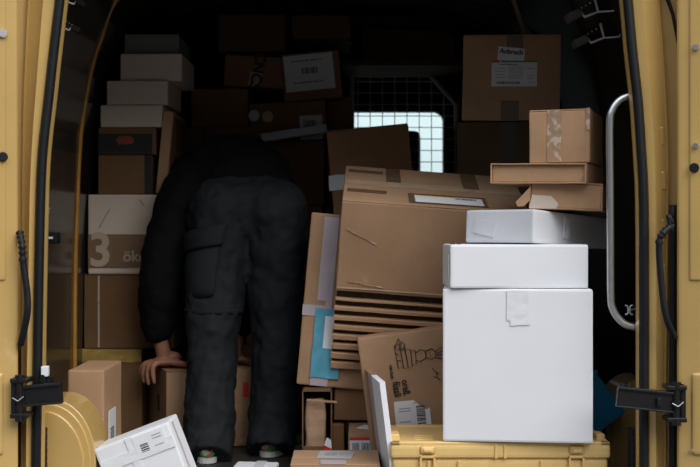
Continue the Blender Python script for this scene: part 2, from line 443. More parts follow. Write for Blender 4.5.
# rear doors, opened out flat
for s, e in ((-1, 18), (1, 677)):
    x0 = W(e, 0, 2.97).x
    def dbox(bm, a, b, d0, d1, z0, z1, bev=0, seg=3):
        xa, xb = sorted((x0+s*a, x0+s*b)); abox(bm, xa, xb, d0, d1, z0, z1, bev, seg)
    bm = bmesh.new()
    dbox(bm, 0, .72, -.045, .02, -.25, 1.62, .012)
    dbox(bm, .035, .69, -.052, -.03, W(0, 455, 2.95).z, W(0, 372, 2.95).z, .012)       # raised lower pressing
    dbox(bm, .03, .69, -.050, -.03, .62, 1.55, .008)
    door = vpart('rear_door', bm, M['paint'], label='opened left rear door' if s < 0 else 'opened right rear door', smooth=False)
    door.modifiers.new('b', 'BEVEL').width = .002
    hp = Vector((x0, -.03, 0)); swing = VI @ Matrix.Translation(hp) @ Matrix.Rotation(R(-s*20), 4, 'Z') @ Matrix.Translation(-hp)
    door.matrix_basis = swing
    bm = bmesh.new(); dbox(bm, -.055, .70, .045, .055, -.25, 1.60, .004); dbox(bm, .0, .02, .015, .05, -.2, 1.6)
    link('door_skin', bm, M['paint'], door)
    def disc(px, py, r, t, m, nm, D=2.945):
        bm = bmesh.new(); p = W(px, py, D)
        bmesh.ops.create_cone(bm, cap_ends=True, segments=20, radius1=r, radius2=r*.8, depth=t, matrix=Matrix.Translation(p) @ Matrix.Rotation(R(90), 4, 'X'))
        link(nm, bm, M[m], door, smooth=False)
    if s > 0:
        disc(697, 168, .0125, .008, 'rubber', 'plug'); disc(698.5, 48, .009, .008, 'alu', 'screw'); disc(698.5, 146, .008, .008, 'alu', 'screw')
        disc(694.5, 450, .004, .008, 'alu', 'screw')
    else:
        disc(0, 157, .0125, .008, 'rubber', 'plug'); disc(0, 34, .012, .008, 'alu', 'screw')
    # rubber gaiter of the wiring / check strap
    bm = bmesh.new()
    P = [(19.5, 232), (22, 245), (23, 262), (27, 292), (27, 315), (20.5, 345)] if s < 0 else [(672, 226), (664, 232), (659, 245), (662, 290), (667, 320), (675, 338)]
    path = smooth_path([W(x, y, 2.93 if 0 < i < 5 else 2.95) for i, (x, y) in enumerate(P)], 8)
    rr = [(.0085+.0025*math.sin(i*2.2)) if i < 16 else .0085 for i in range(len(path))]
    tube(bm, path, rr, 10)
    if s > 0: tube(bm, smooth_path([W(672, 223, 2.94), W(668, 215, 2.94), W(672, 232, 2.94)], 4), .006, 8)
    vpart('rubber_gaiter', bm, M['rubber'], smooth=True)
bm = bmesh.new(); tube(bm, smooth_path([W(673, y, 3.0) for y in (205, 260, 330, 400, 470, 560)], 3), .010, 8)  # black tube added for the shade in the right door gap
vpart('door_gap_shade', bm, M['rubber'], smooth=True)
bm = bmesh.new(); tube(bm, smooth_path([W(19.5, y, 3.02) for y in (340, 400, 470, 560)], 3), .004, 8)  # thin black tube painting the shaded gap at the left door
vpart('door_gap_shade', bm, M['rubber'], smooth=True)
# hinge arms
def hinge(pts_arm, brk, tilt, s):
    bm = bmesh.new()
    x0, x1, y0, y1 = pts_arm
    c = W((x0+x1)/2, (y0+y1)/2, 2.93); w = (x1-x0)/F*2.93; h = (y1-y0)/F*2.93
    mt = Matrix.Translation(c) @ Matrix.Rotation(R(-tilt), 4, 'Y')
    abox(bm, -w/2, w/2, -.004, .012, -h/2, h/2, .003, 2, mt)
    abox(bm, -w/2, w/2, -.009, .0, h/2-.008, h/2, .002, 2, mt); abox(bm, -w/2, w/2, -.009, .0, -h/2, -h/2+.005, .002, 2, mt)
    o = vpart('hinge_arm', bm, M['black_metal'], label='black hinge arm of the %s rear door' % ('left' if s < 0 else 'right'))
    bm = bmesh.new(); x0, x1, y0, y1 = brk
    a = W(x0, y0, 2.91); b = W(x1, y1, 2.91)
    abox(bm, a.x, b.x, -.085, -.03, a.z-.012, a.z, .003); abox(bm, a.x, b.x, -.085, -.03, b.z, b.z+.012, .003)
    mid = (a.x+b.x)/2
    abox(bm, min(a.x, mid) if s < 0 else mid+.012, mid-.010 if s < 0 else b.x, -.075, -.03, b.z, a.z, .003)
    tube(bm, [(mid, -.075, b.z-.006), (mid, -.075, a.z+.006)], .0085, 12)
    for zz in (a.z, (a.z+b.z)/2, b.z):
        tube(bm, [(mid, -.075, zz-.008), (mid, -.075, zz+.008)], .012, 12)
    link('hinge_bracket', bm, M['black_metal'], o)
    bm = bmesh.new(); zc = (a.z+b.z)/2
    tube(bm, [(mid-.014, -.09, zc+.003), (mid, -.092, zc-.005), (mid+.014, -.09, zc+.006)], .0012, 8)
    link('spring_clip', bm, M['steel'], o)
    return o
hinge((24, 62, 384, 405), (9, 27, 379, 419), 5, -1)
h = hinge((617, 674, 389, 410), (668, 688, 386, 423), -6, 1)
for x, y in ((622, 385.5), (628, 386)):
    bm = bmesh.new(); p = W(x, y, 2.93); bmesh.ops.create_cone(bm, cap_ends=True, segments=12, radius1=.006, radius2=.005, depth=.012, matrix=Matrix.Translation(p)); link('hinge_bolt', bm, M['rubber'], h)
bm = bmesh.new(); p = W(659, 402, 2.92); abox(bm, p.x-.006, p.x+.006, -.085, -.076, p.z-.011, p.z+.011, .003); link('hinge_slot', bm, M['rubber'], h)

# small latch with white cap over left hinge
bm = bmesh.new(); p = W(44, 381, 2.99); abox(bm, p.x-.014, p.x+.018, -.02, .02, p.z-.014, p.z+.006, .003); abox(bm, p.x-.006, p.x+.008, -.03, .01, p.z-.004, p.z+.02, .002)
lt = vpart('door_latch', bm, M['rubber'])
bm = bmesh.new(); p = W(44, 372, 2.97); abox(bm, p.x-.008, p.x+.009, -.03, -.01, p.z-.012, p.z+.014, .002); link('latch_cap', bm, M['paper'], lt)

# grab handle on the right
bm = bmesh.new()
P = [(637, 95, 3.05), (628, 96.5, 3.05), (619, 101, 3.05), (612.5, 110, 3.05), (610, 124, 3.05), (610.2, 180, 3.05), (610.6, 240, 3.05), (611, 296, 3.05), (613, 309, 3.05), (619, 319, 3.05), (627, 325, 3.05), (637, 327, 3.05)]
tube(bm, smooth_path([W(*p) for p in P], 6), .0103, 14); vpart('grab_handle', bm, M['alu'], label='bare aluminium grab handle', smooth=True)
bm = bmesh.new(); p = W(629, 310, 3.06)
for dx in (-.0065, .0065):
    tube(bm, smooth_path([p+Vector((dx*1.6, 0, .012)), p+Vector((dx*.5, 0, .009)), p+Vector((dx*.5, 0, -.009)), p+Vector((dx*1.6, 0, -.012))], 4), .0022, 8)
tube(bm, [p+Vector((-.004, 0, 0)), p+Vector((.004, 0, 0))], .002, 6)
tube(bm, [p+Vector((.0, 0, 0)), p+Vector((.03, .03, 0))], .003, 6)
vpart('wire_clip', bm, M['steel'], smooth=True)

# wheel arches: rounded yellow housings
for s in (-1, 1):
    bm = bmesh.new()
    xe = XC+s*.918
    W0 = .268 if s < 0 else .115; cv = .11; sh_ = 0 if s < 0 else .45
    def rim(w, hh):
        out = [(xe, 0), (xe, hh)]
        out.append((xe-s*(w-cv), hh))
        for i in range(1, 13):
            a = R(90-90*i/12); out.append((xe-s*(w-cv+cv*math.cos(a)), hh*.45+hh*.55*math.sin(a)))
        out.append((xe-s*w, 0)); return out
    prism(bm, rim(W0, .297), .10+sh_, .27+sh_)
    prism(bm, rim(W0-.010, .287), .09+sh_, .1+sh_)
    prism(bm, rim(W0-.026, .271), .082+sh_, .1+sh_)
    wa = vpart('wheel_arch', bm, M['paint'], label='yellow rounded wheel arch at the %s' % ('left' if s < 0 else 'right'))
    wa.modifiers.new('b', 'BEVEL').width = .004; wa.modifiers['b'].segments = 3
    bm = bmesh.new(); px = 42 if s < 0 else 633
    for k in range(12):
        p = W(px, 432+k*7, 3.05); abox(bm, p.x-.006, p.x+.006, .035, .085, p.z-.007, p.z+.007, .002)
    p = W(px, 475, 3.06); abox(bm, p.x-.008, p.x+.008, .04, .09, p.z-.12, p.z+.12, .005)
    vpart('vent_slot', bm, M['rubber'])

# hook brackets on both side walls
def bracket(px, py, D, s, sc=1):
    bm = bmesh.new(); o = W(px, py, D)
    def q(a, b, dy=0): return o+Vector((a*sc*s, dy, b*sc))
    tube(bm, [q(-.012, .050), q(0, .0), q(-.044, -.016), q(-.062, .004)], .0048*sc, 8)
    tube(bm, [q(0, 0), q(.052, .004), q(.058, .02)], .0032*sc, 8)
    h_ = vpart('load_hook', bm, M['zinc'], smooth=True)
    bm = bmesh.new(); mt = Matrix.Translation(q(-.082, -.014)) @ Matrix.Rotation(R(-25*s), 4, 'Y') @ Matrix.Scale(sc, 4)
    abox(bm, -.024, .024, -.03, .03, -.014, .014, .005, 2, mt); link('hook_pad', bm, M['foam' if s > 0 else 'lining_dull'], h_)
    bm = bmesh.new()
    for k in range(4):
        p = q(-.022-.014*k, .034-.008*k, .02); bmesh.ops.create_uvsphere(bm, u_segments=8, v_segments=6, radius=.0028*sc, matrix=Matrix.Translation(p))
    link('rivet_row', bm, M['zinc'], h_)
    bm = bmesh.new(); mt = Matrix.Translation(q(.03, .02, .03)) @ Matrix.Rotation(R(-18*s), 4, 'Y') @ Matrix.Scale(sc, 4)
    abox(bm, -.03, .03, -.01, .02, -.012, .03, .004, 2, mt); link('hook_plate', bm, M['lining_dull'], h_)
bracket(598, 12, 3.55, 1, .92); bracket(604, 38, 3.57, 1, .90)
bracket(65, 1, 3.28, -1, .56); bracket(60.5, 27, 3.32, -1, .56)
bm = bmesh.new(); p = W(52, 238, 3.66); abox(bm, p.x-.014, p.x+.02, p.y-.02, p.y+.03, p.z-.018, p.z+.018, .004)
bm2 = bmesh.new(); abox(bm2, p.x-.006, p.x+.008, p.y-.026, p.y-.018, p.z-.003, p.z+.004, .001)
wl = vpart('wall_catch', bm, M['rubber']); link('catch_pin', bm2, M['paper'], wl)
bm = bmesh.new(); p = W(48, 211, 3.58); abox(bm, p.x-.002, p.x+.003, p.y-.004, p.y+.004, p.z-.010, p.z+.010, .001); abox(bm, p.x-.006, p.x+.006, p.y-.004, p.y+.004, p.z+.006, p.z+.010, .001)
vpart('wall_clip', bm, M['steel'])

# ground outside
bm = bmesh.new(); abox(bm, -14, 14, -16, 16, -.60, -.55)
gnd = link('ground', bm, M['asphalt']); gnd['kind'] = 'structure'

# ------------------------------------------------------------------ FRONT RIGHT: crate and white boxes
Dc = 3.10
cr = empty('plastic_crate', Matrix.Translation(Vector((W(500.5, 0, Dc).x, Dc-3, .0025))), 'yellow lidded plastic crate on the floor under the large white box', 'crate')
cw = 221/F*Dc; ch = W(0, 442, Dc).z-.0025; cd = .29
bm = bmesh.new(); abox(bm, -cw/2+.006, cw/2-.006, .006, cd-.006, 0, ch-.045, .012, 3)
for x in (-.19, -.11, .11, .19): abox(bm, x-.004, x+.004, .0, .02, .01, ch-.05, .002)
abox(bm, -.175, .175, .001, .012, ch-.105, ch-.075, .006, 3)
link('crate_body', bm, M['crate'], cr)
bm = bmesh.new(); abox(bm, -cw/2, cw/2, 0, cd, ch-.046, ch-.006, .012, 3)
abox(bm, -cw/2+.002, cw/2-.002, .002, .022, ch-.012, ch, .005, 3); abox(bm, -cw/2+.002, cw/2-.002, cd-.02, cd-.002, ch-.012, ch, .005, 3)
abox(bm, -cw/2+.002, -cw/2+.03, .002, cd-.002, ch-.012, ch, .005, 3); abox(bm, cw/2-.03, cw/2-.002, .002, cd-.002, ch-.012, ch, .005, 3)
abox(bm, -cw/2+.004, -cw/2+.028, .05, .11, ch-.01, ch+.012, .006, 3); abox(bm, cw/2-.028, cw/2-.004, .05, .11, ch-.01, ch+.012, .006, 3)
for k in range(3): abox(bm, -cw/2+.07, -cw/2+.12, .07+k*.03, .078+k*.03, ch-.008, ch-.004, .001)
for x in (-.012, .012): abox(bm, x-.003, x+.003, -.003, .01, ch-.044, ch-.008, .001)
link('crate_lid', bm, M['crate'], cr)
for px in (427.5, 576.5):
    x = W(px, 0, Dc).x-W(500.5, 0, Dc).x
    bm = bmesh.new(); abox(bm, x-.020, x+.020, -.007, .006, ch-.033, ch-.010, .009, 4); abox(bm, x-.013, x+.013, -.011, .0, ch-.028, ch-.016, .005, 3)
    abox(bm, x-.021, x-.015, -.004, .01, ch-.10, ch-.035, .002); abox(bm, x+.015, x+.021, -.004, .01, ch-.10, ch-.035, .002)
    abox(bm, x-.021, x+.021, -.004, .01, ch-.043, ch-.036, .002)
    link('crate_latch', bm, M['crate'], cr)

big = carton('large plain white box standing on the yellow crate', 443, 592, 289, 442.6, 3.085, .25, 'white', yaw=-5.5, flaps=None, cat='box', name='white_box')
patch(big, 'packing_tape', 'front', .50, .892, .056, .08, 'tape_white', wob=.0015, thick=.0003)
patch(big, 'packing_tape', 'front', .515, .80, .05, .03, 'tape_white', wob=.0015, thick=.0003, rot=4)
b3 = carton('low white box lying on top of the large white box', 450, 588.5, 244.5, 288.5, 3.09, .25, 'white', yaw=0, flaps=None, cat='box', name='white_box')
patch(b3, 'packing_tape', 'left', .9, .5, .02, .06, 'tape_white')
for dz in (-.012, .012):
    patch(b3, 'flap_slot', 'top', .02+.045*(dz > 0), .03, .012, .006, 'ink', off=.001)
def corner_pose(pxl, pxc, pxr, ybot, D, yaw, roll=0, pitch=0):
    # box turned by -yaw with its front-right corner nearest the lens; returns width, depth and pose
    t = R(yaw); xc = (pxc-350)/F*D; a = (pxl-350)/F; b = (pxr-350)/F
    w_ = (xc-a*D)/(math.cos(t)+a*math.sin(t)); d_ = (b*D-xc)/(math.sin(t)-b*math.cos(t))
    p = W(pxc, ybot, D)
    return w_, d_, Matrix.Translation(p) @ Matrix.Rotation(-t, 4, 'Z') @ Matrix.Rotation(R(-roll), 4, 'Y') @ Matrix.Rotation(R(pitch), 4, 'X') @ Matrix.Translation((-w_/2, 0, 0))
w_, d_, mt = corner_pose(465, 533, 607, 243, 3.10, 42, 0, -3)
b4 = carton('greyish white flat box turned corner forward, under two brown mailers', 0, 1, 0, 1, 3.1, min(d_, .42), 'white_dull', w=w_, h=34/F*3.1, mtx=mt, flaps=None, cat='box', name='white_box')
patch(b4, 'packing_tape', 'right', .42, .55, .03, .06, 'tape_white', wob=.003)
patch(b4, 'packing_tape', 'front', .30, .45, .07, .04, 'white_dull', rot=-12)

# open ended mailers
def mailer(label, px0, px1, pxr, y0, y1, D, m, yaw, roll, rec=.012, label2=None):
    c = Carton(); c.h = (y1-y0)/F*D; c.k = 0
    c.w, c.d, mt = corner_pose(px0, px1, pxr, y1, D, yaw, roll); c.d = min(.26, c.d); depth = c.d
    c.root = empty('book_mailer', mt, label, 'cardboard box', 'flat brown mailers in the right stack')
    bm = bmesh.new(); t = .0035
    for a in ((-c.w/2, c.w/2, 0, c.d, 0, t), (-c.w/2, c.w/2, 0, c.d, c.h-t, c.h), (-c.w/2, -c.w/2+t, 0, c.d, t, c.h-t), (c.w/2-t, c.w/2, 0, c.d, t, c.h-t)):
        abox(bm, *a, .0009, 1)
    bmesh.ops.subdivide_edges(bm, edges=[e for e in bm.edges if e.calc_length() > .05], cuts=6, use_grid_fill=True)
    for v in bm.verts: v.co += noise.noise_vector(v.co*14+Vector((px0, 0, 0)))*.0022
    link('outer_wrap', bm, M[m], c.root)
    bm = bmesh.new(); abox(bm, -c.w/2+t, c.w/2-t, rec, c.d-rec, t, c.h-t, .003, 2)
    o = link('inner_box', bm, M['kraft_light'], c.root)
    return c
m5 = mailer('brown mailer with a torn corner flap, on the greyish white box', 529, 602, 607, 183.5, 211, 3.12, 'kraft', 15, -2.0, .004)
patch(m5, 'torn_flap', 'front', -.045, .40, .0, .0, 'kraft', off=.004, poly=[(.012, .032), (-.008, .010), (-.028, -.012), (-.022, -.024), (-.004, -.022), (.010, -.006)])
patch(m5, 'packing_tape', 'front', .18, .28, .0, .0, 'tape_pale', off=-.001, poly=[(-.035, -.018), (-.028, .018), (.024, .016), (.045, -.006), (.038, -.018)])
m6 = mailer('slim open-ended brown mailer jutting left beneath the tall box', 490, 586, 607, 163, 183.5, 3.10, 'kraft_light', 22, -1.0, .010)
w_, d_, mt = corner_pose(529, 590, 605, 162.3, 3.12, 20)
b7 = carton('tall brown box with worn clear tape, topmost of the right stack', 0, 1, 0, 1, 3.13, min(d_, .25), 'kraft_light', w=w_, h=54/F*3.12, mtx=mt, flaps='x')
patch(b7, 'packing_tape', 'front', .42, .5, .038, b7.h*.98, 'tape_worn', wob=.002, thick=.0005)
patch(b7, 'packing_tape', 'front', .965, .8, .010, .06, 'tape_worn', wob=.002, thick=.0005)
# blue crate tilted behind the white box
bl = carton('blue plastic crate tilted on its corner behind the large white box', 0, 1, 0, 1, 3.4, .26, 'blue_plastic', flaps=None, name='plastic_crate', cat='crate',
            mtx=Matrix.Translation(W(594, 437, 3.42)) @ Matrix.Rotation(R(-38), 4, 'Y') @ Matrix.Translation((-.06, 0, 0)), w=.36, h=.185)
patch(bl, 'crate_rim', 'front', .5, .80, .372, .012, 'blue_plastic', thick=.008)
patch(bl, 'crate_rim', 'front', .5, .97, .372, .014, 'blue_plastic', thick=.010)
lb = patch(bl, 'crate_label', 'front', .62, .30, .055, .011, 'paper'); bars(lb, -.02, .02, -.003, .003, n=12)

# ------------------------------------------------------------------ MIDDLE: big box on a pile of flat cartons
PITCH, ROLL = 17, -4.2
base = Matrix.Translation(W(330.5, 368, 3.60)) @ Matrix.Rotation(R(-ROLL), 4, 'Y') @ Matrix.Rotation(R(PITCH), 4, 'X')
fw = .50; step = .0318
where = ['lowest', 'second from the bottom', 'third from the bottom', 'fourth from the bottom', 'fifth from the bottom', 'sixth from the bottom', 'second from the top', 'topmost']
for k in range(8):
    lip = step*(.66-.045*k)
    if k == 7: lip = step*.25
    jit = rnd.uniform(-.003, .003)
    r = empty('flat_carton', base @ Matrix.Translation((jit+fw/2, 0, k*step)), 'flat brown carton, %s in the striped pile under the large box' % where[k], 'cardboard box', 'pile of flat brown cartons')
    bm = bmesh.new(); abox(bm, -fw/2, fw/2, 0, .40, 0, lip, .0015, 1)
    bmesh.ops.subdivide_edges(bm, edges=[e for e in bm.edges if e.calc_length() > .05], cuts=8, use_grid_fill=True)
    for v in bm.verts: v.co.y += noise.noise(v.co*12+Vector((k*3, 0, 0)))*.003; v.co.z += noise.noise(v.co*9+Vector((k*3, 5, 0)))*.0012
    link('lip', bm, M['kraft_light'], r)
    bm = bmesh.new(); abox(bm, -fw/2+.003, fw/2-.003, .016, .39, lip-.001, step-.0006, .001, 1)
    link('fluted_core', bm, M['flute'], r, )['label'] = 'dark open corrugated edge'
top = base @ Matrix.Translation((.0, 0, 8*step+.001))
bb = carton('large brown box with taped top, tilted on the striped pile of flat cartons', 0, 1, 0, 1, 3.5, .43, 'kraft', w=.555, h=.285,
            mtx=top @ Matrix.Translation((.277, -.004, 0)), flaps='x')
patch(bb, 'packing_tape', 'top', .5, .5, .55, .05, 'tape_clear', thick=.0006, wob=.001)
patch(bb, 'packing_tape', 'top', .28, .74, .045, .20, 'tape', thick=.0006)
patch(bb, 'packing_tape', 'top', .12, .83, .11, .03, 'tape', thick=.0006, rot=-3)
patch(bb, 'packing_tape', 'top', .13, .27, .12, .03, 'tape', thick=.0006, rot=-2)
patch(bb, 'packing_tape', 'top', .72, .75, .05, .2, 'tape', thick=.0006)
lb = patch(bb, 'shipping_label', 'top', .57, .17, .235, .10, 'tape', rot=1)
lb2 = patch(bb, 'shipping_label', 'top', .575, .155, .205, .075, 'paper', rot=1, label='white label with a yellow strip')
bm = bmesh.new(); abox(bm, -.10, .02, .028, .036, .0009, .0018); link('label_strip', bm, M['crate'], lb2)
bars(lb2, .02, .085, .012, .03, n=22)
patch(bb, 'packing_tape', 'front', .5, .045, .55, .004, 'tape_clear', thick=.0006, wob=.0012)
patch(bb, 'packing_tape', 'front', .12, .62, .10, .0025, 'tape_worn', thick=.0001, rot=-24, wob=.003)
patch(bb, 'packing_tape', 'front', .16, .10, .11, .003, 'tape_worn', thick=.0001, rot=-8, wob=.003)
patch(bb, 'packing_tape', 'left', .97, .5, .02, .28, 'tape_dark', thick=.0006)

# what carries the pile
c1 = carton('brown box standing beneath the left end of the striped pile', 334, 435, 369.5, 421, 3.64, .26, 'kraft_red', flaps='x', roll=-1)
c1b = carton('tall brown box hidden behind the pile of flat cartons', 345, 450, 0, 0, 3.95, .12, 'kraft', h=.40, mtx=Matrix.Translation((W(400, 0, 3.95).x, .92, .0025)))
c3 = carton('brown box with red topped barcode label left of the bookshop carton', 347, 398, 431.5, 0, 3.5, .34, 'kraft', h=.145, mtx=Matrix.Translation((W(374, 0, 3.5).x, .5, .0025)) @ Matrix.Rotation(R(0), 4, 'Z'))
lb = patch(c3, 'shipping_label', 'front', .24, .66, .066, .060, 'paper', label='white barcode label with red top')
bm = bmesh.new(); abox(bm, -.033, .033, .022, .031, .0006, .0018); link('red_strip', bm, M['ink_red'], lb)
bars(lb, -.026, -.004, -.02, .014, n=12); bars(lb, .003, .028, -.02, .014, n=14, name='barcode')
patch(c3, 'packing_slip', 'top', .42, .16, .06, .06, 'paper', rot=-25)
c2 = carton('narrow brown box on end beside the barcode box', 333.5, 346, 0, 0, 3.63, .2, 'kraft_red', h=.145, flaps=None, mtx=Matrix.Translation((W(339, 0, 3.63).x-.003, .63, .0025)))
# open box with crumpled paper
c4 = empty('open_box', Matrix.Translation((W(317, 0, 3.55).x, .55, .0025)), 'open brown box with crumpled packing paper, below the blue pouch', 'cardboard box')
w4 = 30/F*3.55; h4 = W(0, 390, 3.55).z-.004
bm = bmesh.new(); t = .004
abox(bm, -w4/2, -w4/2+t, 0, .25, 0, h4, .001); abox(bm, w4/2-t, w4/2, 0, .25, 0, h4, .001); abox(bm, -w4/2, w4/2, .246, .25, 0, h4, .001)
abox(bm, -w4/2, w4/2, 0, .25, 0, t, .001); abox(bm, -w4/2, w4/2, 0, t, 0, .09, .001); abox(bm, -w4/2, w4/2, 0, .25, h4-t, h4, .001)
link('box_body', bm, M['kraft_shaded'], c4)
bm = bmesh.new(); abox(bm, -w4/2+.010, w4/2-.02, .02, .2, .06, h4-.03, .012, 3)
bmesh.ops.subdivide_edges(bm, edges=[e for e in bm.edges if e.calc_length() > .02], cuts=5, use_grid_fill=True)
for v in bm.verts: v.co += noise.noise_vector(v.co*25)*.006
link('packing_paper', bm, M['kraft_paper'], c4)
bm = bmesh.new(); abox(bm, -w4/2-.002, w4/2, -.004, .0, h4-.035, h4-.028, .001, 1, Matrix.Rotation(R(4), 4, 'Y')); link('flap', bm, M['kraft'], c4)
bm = bmesh.new(); abox(bm, .02, .045, -.003, .001, .07, .095, .001); o = link('red_white_sticker', bm, M['ink_red'], c4)
bm = bmesh.new(); prism(bm, [(.022, .094), (.045, .083), (.043, .11), (.030, .118)], -.005, -.0035); link('sticker_top', bm, M['paper'], o)

# tall box with grey tape and blue pouch
p12 = carton('tall brown box with grey tape and a blue pouch, beside the pile', 0, 1, 0, 1, 3.6, .24, 'kraft', w=.26, h=.535,
             mtx=Matrix.Translation(W(296, 384, 3.62)) @ Matrix.Rotation(R(5.2), 4, 'Y') @ Matrix.Translation((.13, 0, 0)), flaps=None)
u = lambda x: x/.26
patch(p12, 'grey_tape', 'front', u(.065), .74, .046, .26, 'tape_grey')
patch(p12, 'grey_tape', 'front', u(.04), .435, .082, .034, 'tape_grey')
bp = patch(p12, 'blue_pouch', 'front', u(.084), .25, .086, .215, 'blue_pouch', thick=.004, wob=.002, label='blue plastic document pouch')
bm = bmesh.new(); abox(bm, -.012, .035, -.015, .085, .003, .0065, .001); link('pouch_paper', bm, M['paper'], bp)
patch(p12, 'grey_tape', 'front', u(.07), .03, .055, .030, 'tape_grey')
patch(p12, 'grey_tape', 'front', u(.078), .56, .02, .12, 'tape_grey')

# bookshop carton with line drawing
ow, oh = .32, .418
ob = carton('brown bookshop carton with rabbit line drawing and rotated lettering, behind the yellow crate', 0, 1, 0, 1, 3.5, .085, 'kraft', w=ow, h=oh,
            mtx=Matrix.Translation(W(375, 467, 3.47)+Vector((0, 0, -.032))) @ Matrix.Rotation(R(-7.5), 4, 'Y') @ Matrix.Translation((ow/2, 0, 0)), flaps=None)
# helper: place photo pixel on its front face (real size, in metres from its upper left corner)
S = 3.47/F
def obf(px, py):
    dx, dy = (px-357.5)*S, -(py-338)*S
    a = R(-7.5)
    return Vector((dx*math.cos(a)-dy*math.sin(a), dx*math.sin(a)+dy*math.cos(a)))
fm = face_frame('front', ow, oh, .085, 0, 1, .0035)
text(ob.root, 'orell.', *obf(406.5, 387), .031, 'ink', -90, bold=.0006, mtx=fm, sx=.74, name='printed_lettering')
text(ob.root, 'füssli', *obf(397.5, 388.5), .031, 'ink', -90, bold=.0006, mtx=fm, sx=.74, name='printed_lettering')
text(ob.root, 'mein buch', *obf(392.3, 371), .0125, 'ink', -90, bold=.0004, mtx=fm, sx=.8, name='printed_lettering')
bm = bmesh.new()
def stroke(pts, r=.0011):
    q = [fm @ Vector((*obf(x, y), .0008)) for x, y in pts]
    tube(bm, q, r, 5)
# stack of books drawn on its side, carried by a rabbit
for a, b, c, d in (((400, 343), (404, 366), (399, 368), (395, 345)), ((405, 347), (409, 367), (404.5, 368), (401, 347)), ((411, 349), (413, 366), (409, 367), (406, 348)), ((416, 350), (417, 363), (413, 365), (411.5, 350))):
    stroke([a, b, c, d, a])
stroke([(399, 338), (402, 344), (399, 350), (396, 346), (399, 338)]); stroke([(402, 341), (406, 344), (404, 349), (400, 349)])
stroke([(396, 352), (400, 355)]); stroke([(398, 360), (402, 360)])
stroke([(417, 352), (421, 349), (425, 350), (427, 354), (426, 358), (421, 361), (417, 360)])
stroke([(427, 350), (432, 348), (436, 351), (436, 356), (432, 359), (427, 357), (426, 353), (427, 350)])
stroke([(436, 351), (441, 347), (447, 346), (441, 351), (437, 353)]); stroke([(437, 355), (442, 354), (448, 356), (442, 358), (436, 357)])
for x, y in ((430, 352), (431, 355)): stroke([(x, y), (x+.8, y+.4)], .0014)
stroke([(433, 368), (436, 371), (440, 373)]); stroke([(434, 376), (438, 377), (442, 380)]); stroke([(437, 372), (438, 377)])
link('printed_drawing', bm, M['ink'], ob.root)['label'] = 'black line drawing of a rabbit carrying books'
sl = obf(413.5, 414)
lb = patch(ob, 'shipping_label', 'front', sl.x/ow, 1+sl.y/oh, .105, .085, 'paper', rot=-2)
bars(lb, .012, .038, -.03, .03, n=16, vertical=False); lines(lb, -.04, -.005, (.02, .012, -.02), .003); lines(lb, .005, .045, (.034, -.034), .003, seed=4)

# slim parcel leaning against crate, seen on edge
a = W(362, 370, 3.5); b = W(378.5, 382.5, 3.12)
dirv = (Vector((b.x, b.y, 0))-Vector((a.x, a.y, 0))); ln = dirv.length; yaw = math.atan2(dirv.y, dirv.x)
hp = .335
mt = Matrix.Translation(Vector((a.x, a.y, 0))+Vector((.046, 0, .003))) @ Matrix.Rotation(R(-7.0), 4, 'Y') @ Matrix.Rotation(yaw, 4, 'Z') @ Matrix.Translation((ln/2, 0, 0))
sp = empty('slim_parcel', mt, 'slim parcel standing on edge, white side and grey tape, left of the yellow crate', 'parcel')
bm = bmesh.new(); abox(bm, -ln/2, ln/2, 0, .011, 0, hp, .002, 2); link('parcel_body', bm, M['kraft'], sp)
bm = bmesh.new(); abox(bm, -ln/2+.27*ln, -ln/2+.5*ln, -.0015, .001, .0, hp-.004); link('grey_tape', bm, M['tape_grey'], sp)
bm = bmesh.new(); abox(bm, -ln/2+.52*ln, ln/2+.002, -.0022, .0128, .001, hp+.001); link('white_side', bm, M['white'], sp)

# low box at the bottom centre
f1 = carton('low brown box with a label on top, at the bottom centre', 290, 380.5, 464.8, 0, 3.15, .215, 'kraft', h=W(0, 464.8, 3.15).z-.0025,
            mtx=Matrix.Translation((W(335, 0, 3.15).x, .15, .0025)))
lb = patch(f1, 'shipping_label', 'top', .50, .62, .098, .10, 'paper_mid', rot=-5); bars(lb, -.03, .005, -.02, .02, n=12, m='ink_grey'); 
lines(lb, .01, .045, (.03, .015, 0, -.02), .004)
patch(f1, 'packing_tape', 'top', .48, .12, .07, .05, 'tape_grey', rot=0)
# white parcel bottom left, tilted
wp = carton('white taped parcel tilted at the bottom left in front of the legs', 0, 1, 0, 1, 3.1, .14, 'white', w=.212, h=.175,
            mtx=Matrix.Translation(W(93.5, 450, 3.10)) @ Matrix.Rotation(R(-21), 4, 'Y') @ Matrix.Rotation(R(-1), 4, 'Z') @ Matrix.Translation((.106, 0, -.175)), flaps=None, name='white_parcel', cat='parcel')
patch(wp, 'packing_tape', 'front', .46, .5, .022, .170, 'tape_white', thick=.0005, wob=.001)
patch(wp, 'packing_tape', 'front', .5, .70, .206, .03, 'tape_white', thick=.0005, wob=.002)
lb = patch(wp, 'shipping_label', 'front', .70, .80, .085, .055, 'paper'); bars(lb, -.028, -.006, -.018, .008, n=7, vertical=False)
lines(lb, .01, .035, (.016, .008, -.012), .0025, m='ink_grey')
patch(wp, 'side_seam', 'right', .3, .5, .004, .16, 'tape_grey')
# pale flat parcel between the feet
fp = carton('thin pale parcel on the floor between the shoes', 230, 273, 0, 0, 3.38, .16, 'white', w=.128, h=.045, mtx=Matrix.Translation((W(252, 0, 3.45).x, .385, .0025)) @ Matrix.Rotation(R(-4), 4, 'Z'), flaps=None, name='flat_parcel', cat='parcel')
patch(fp, 'packing_tape', 'top', .6, .5, .03, .15, 'tape_white')

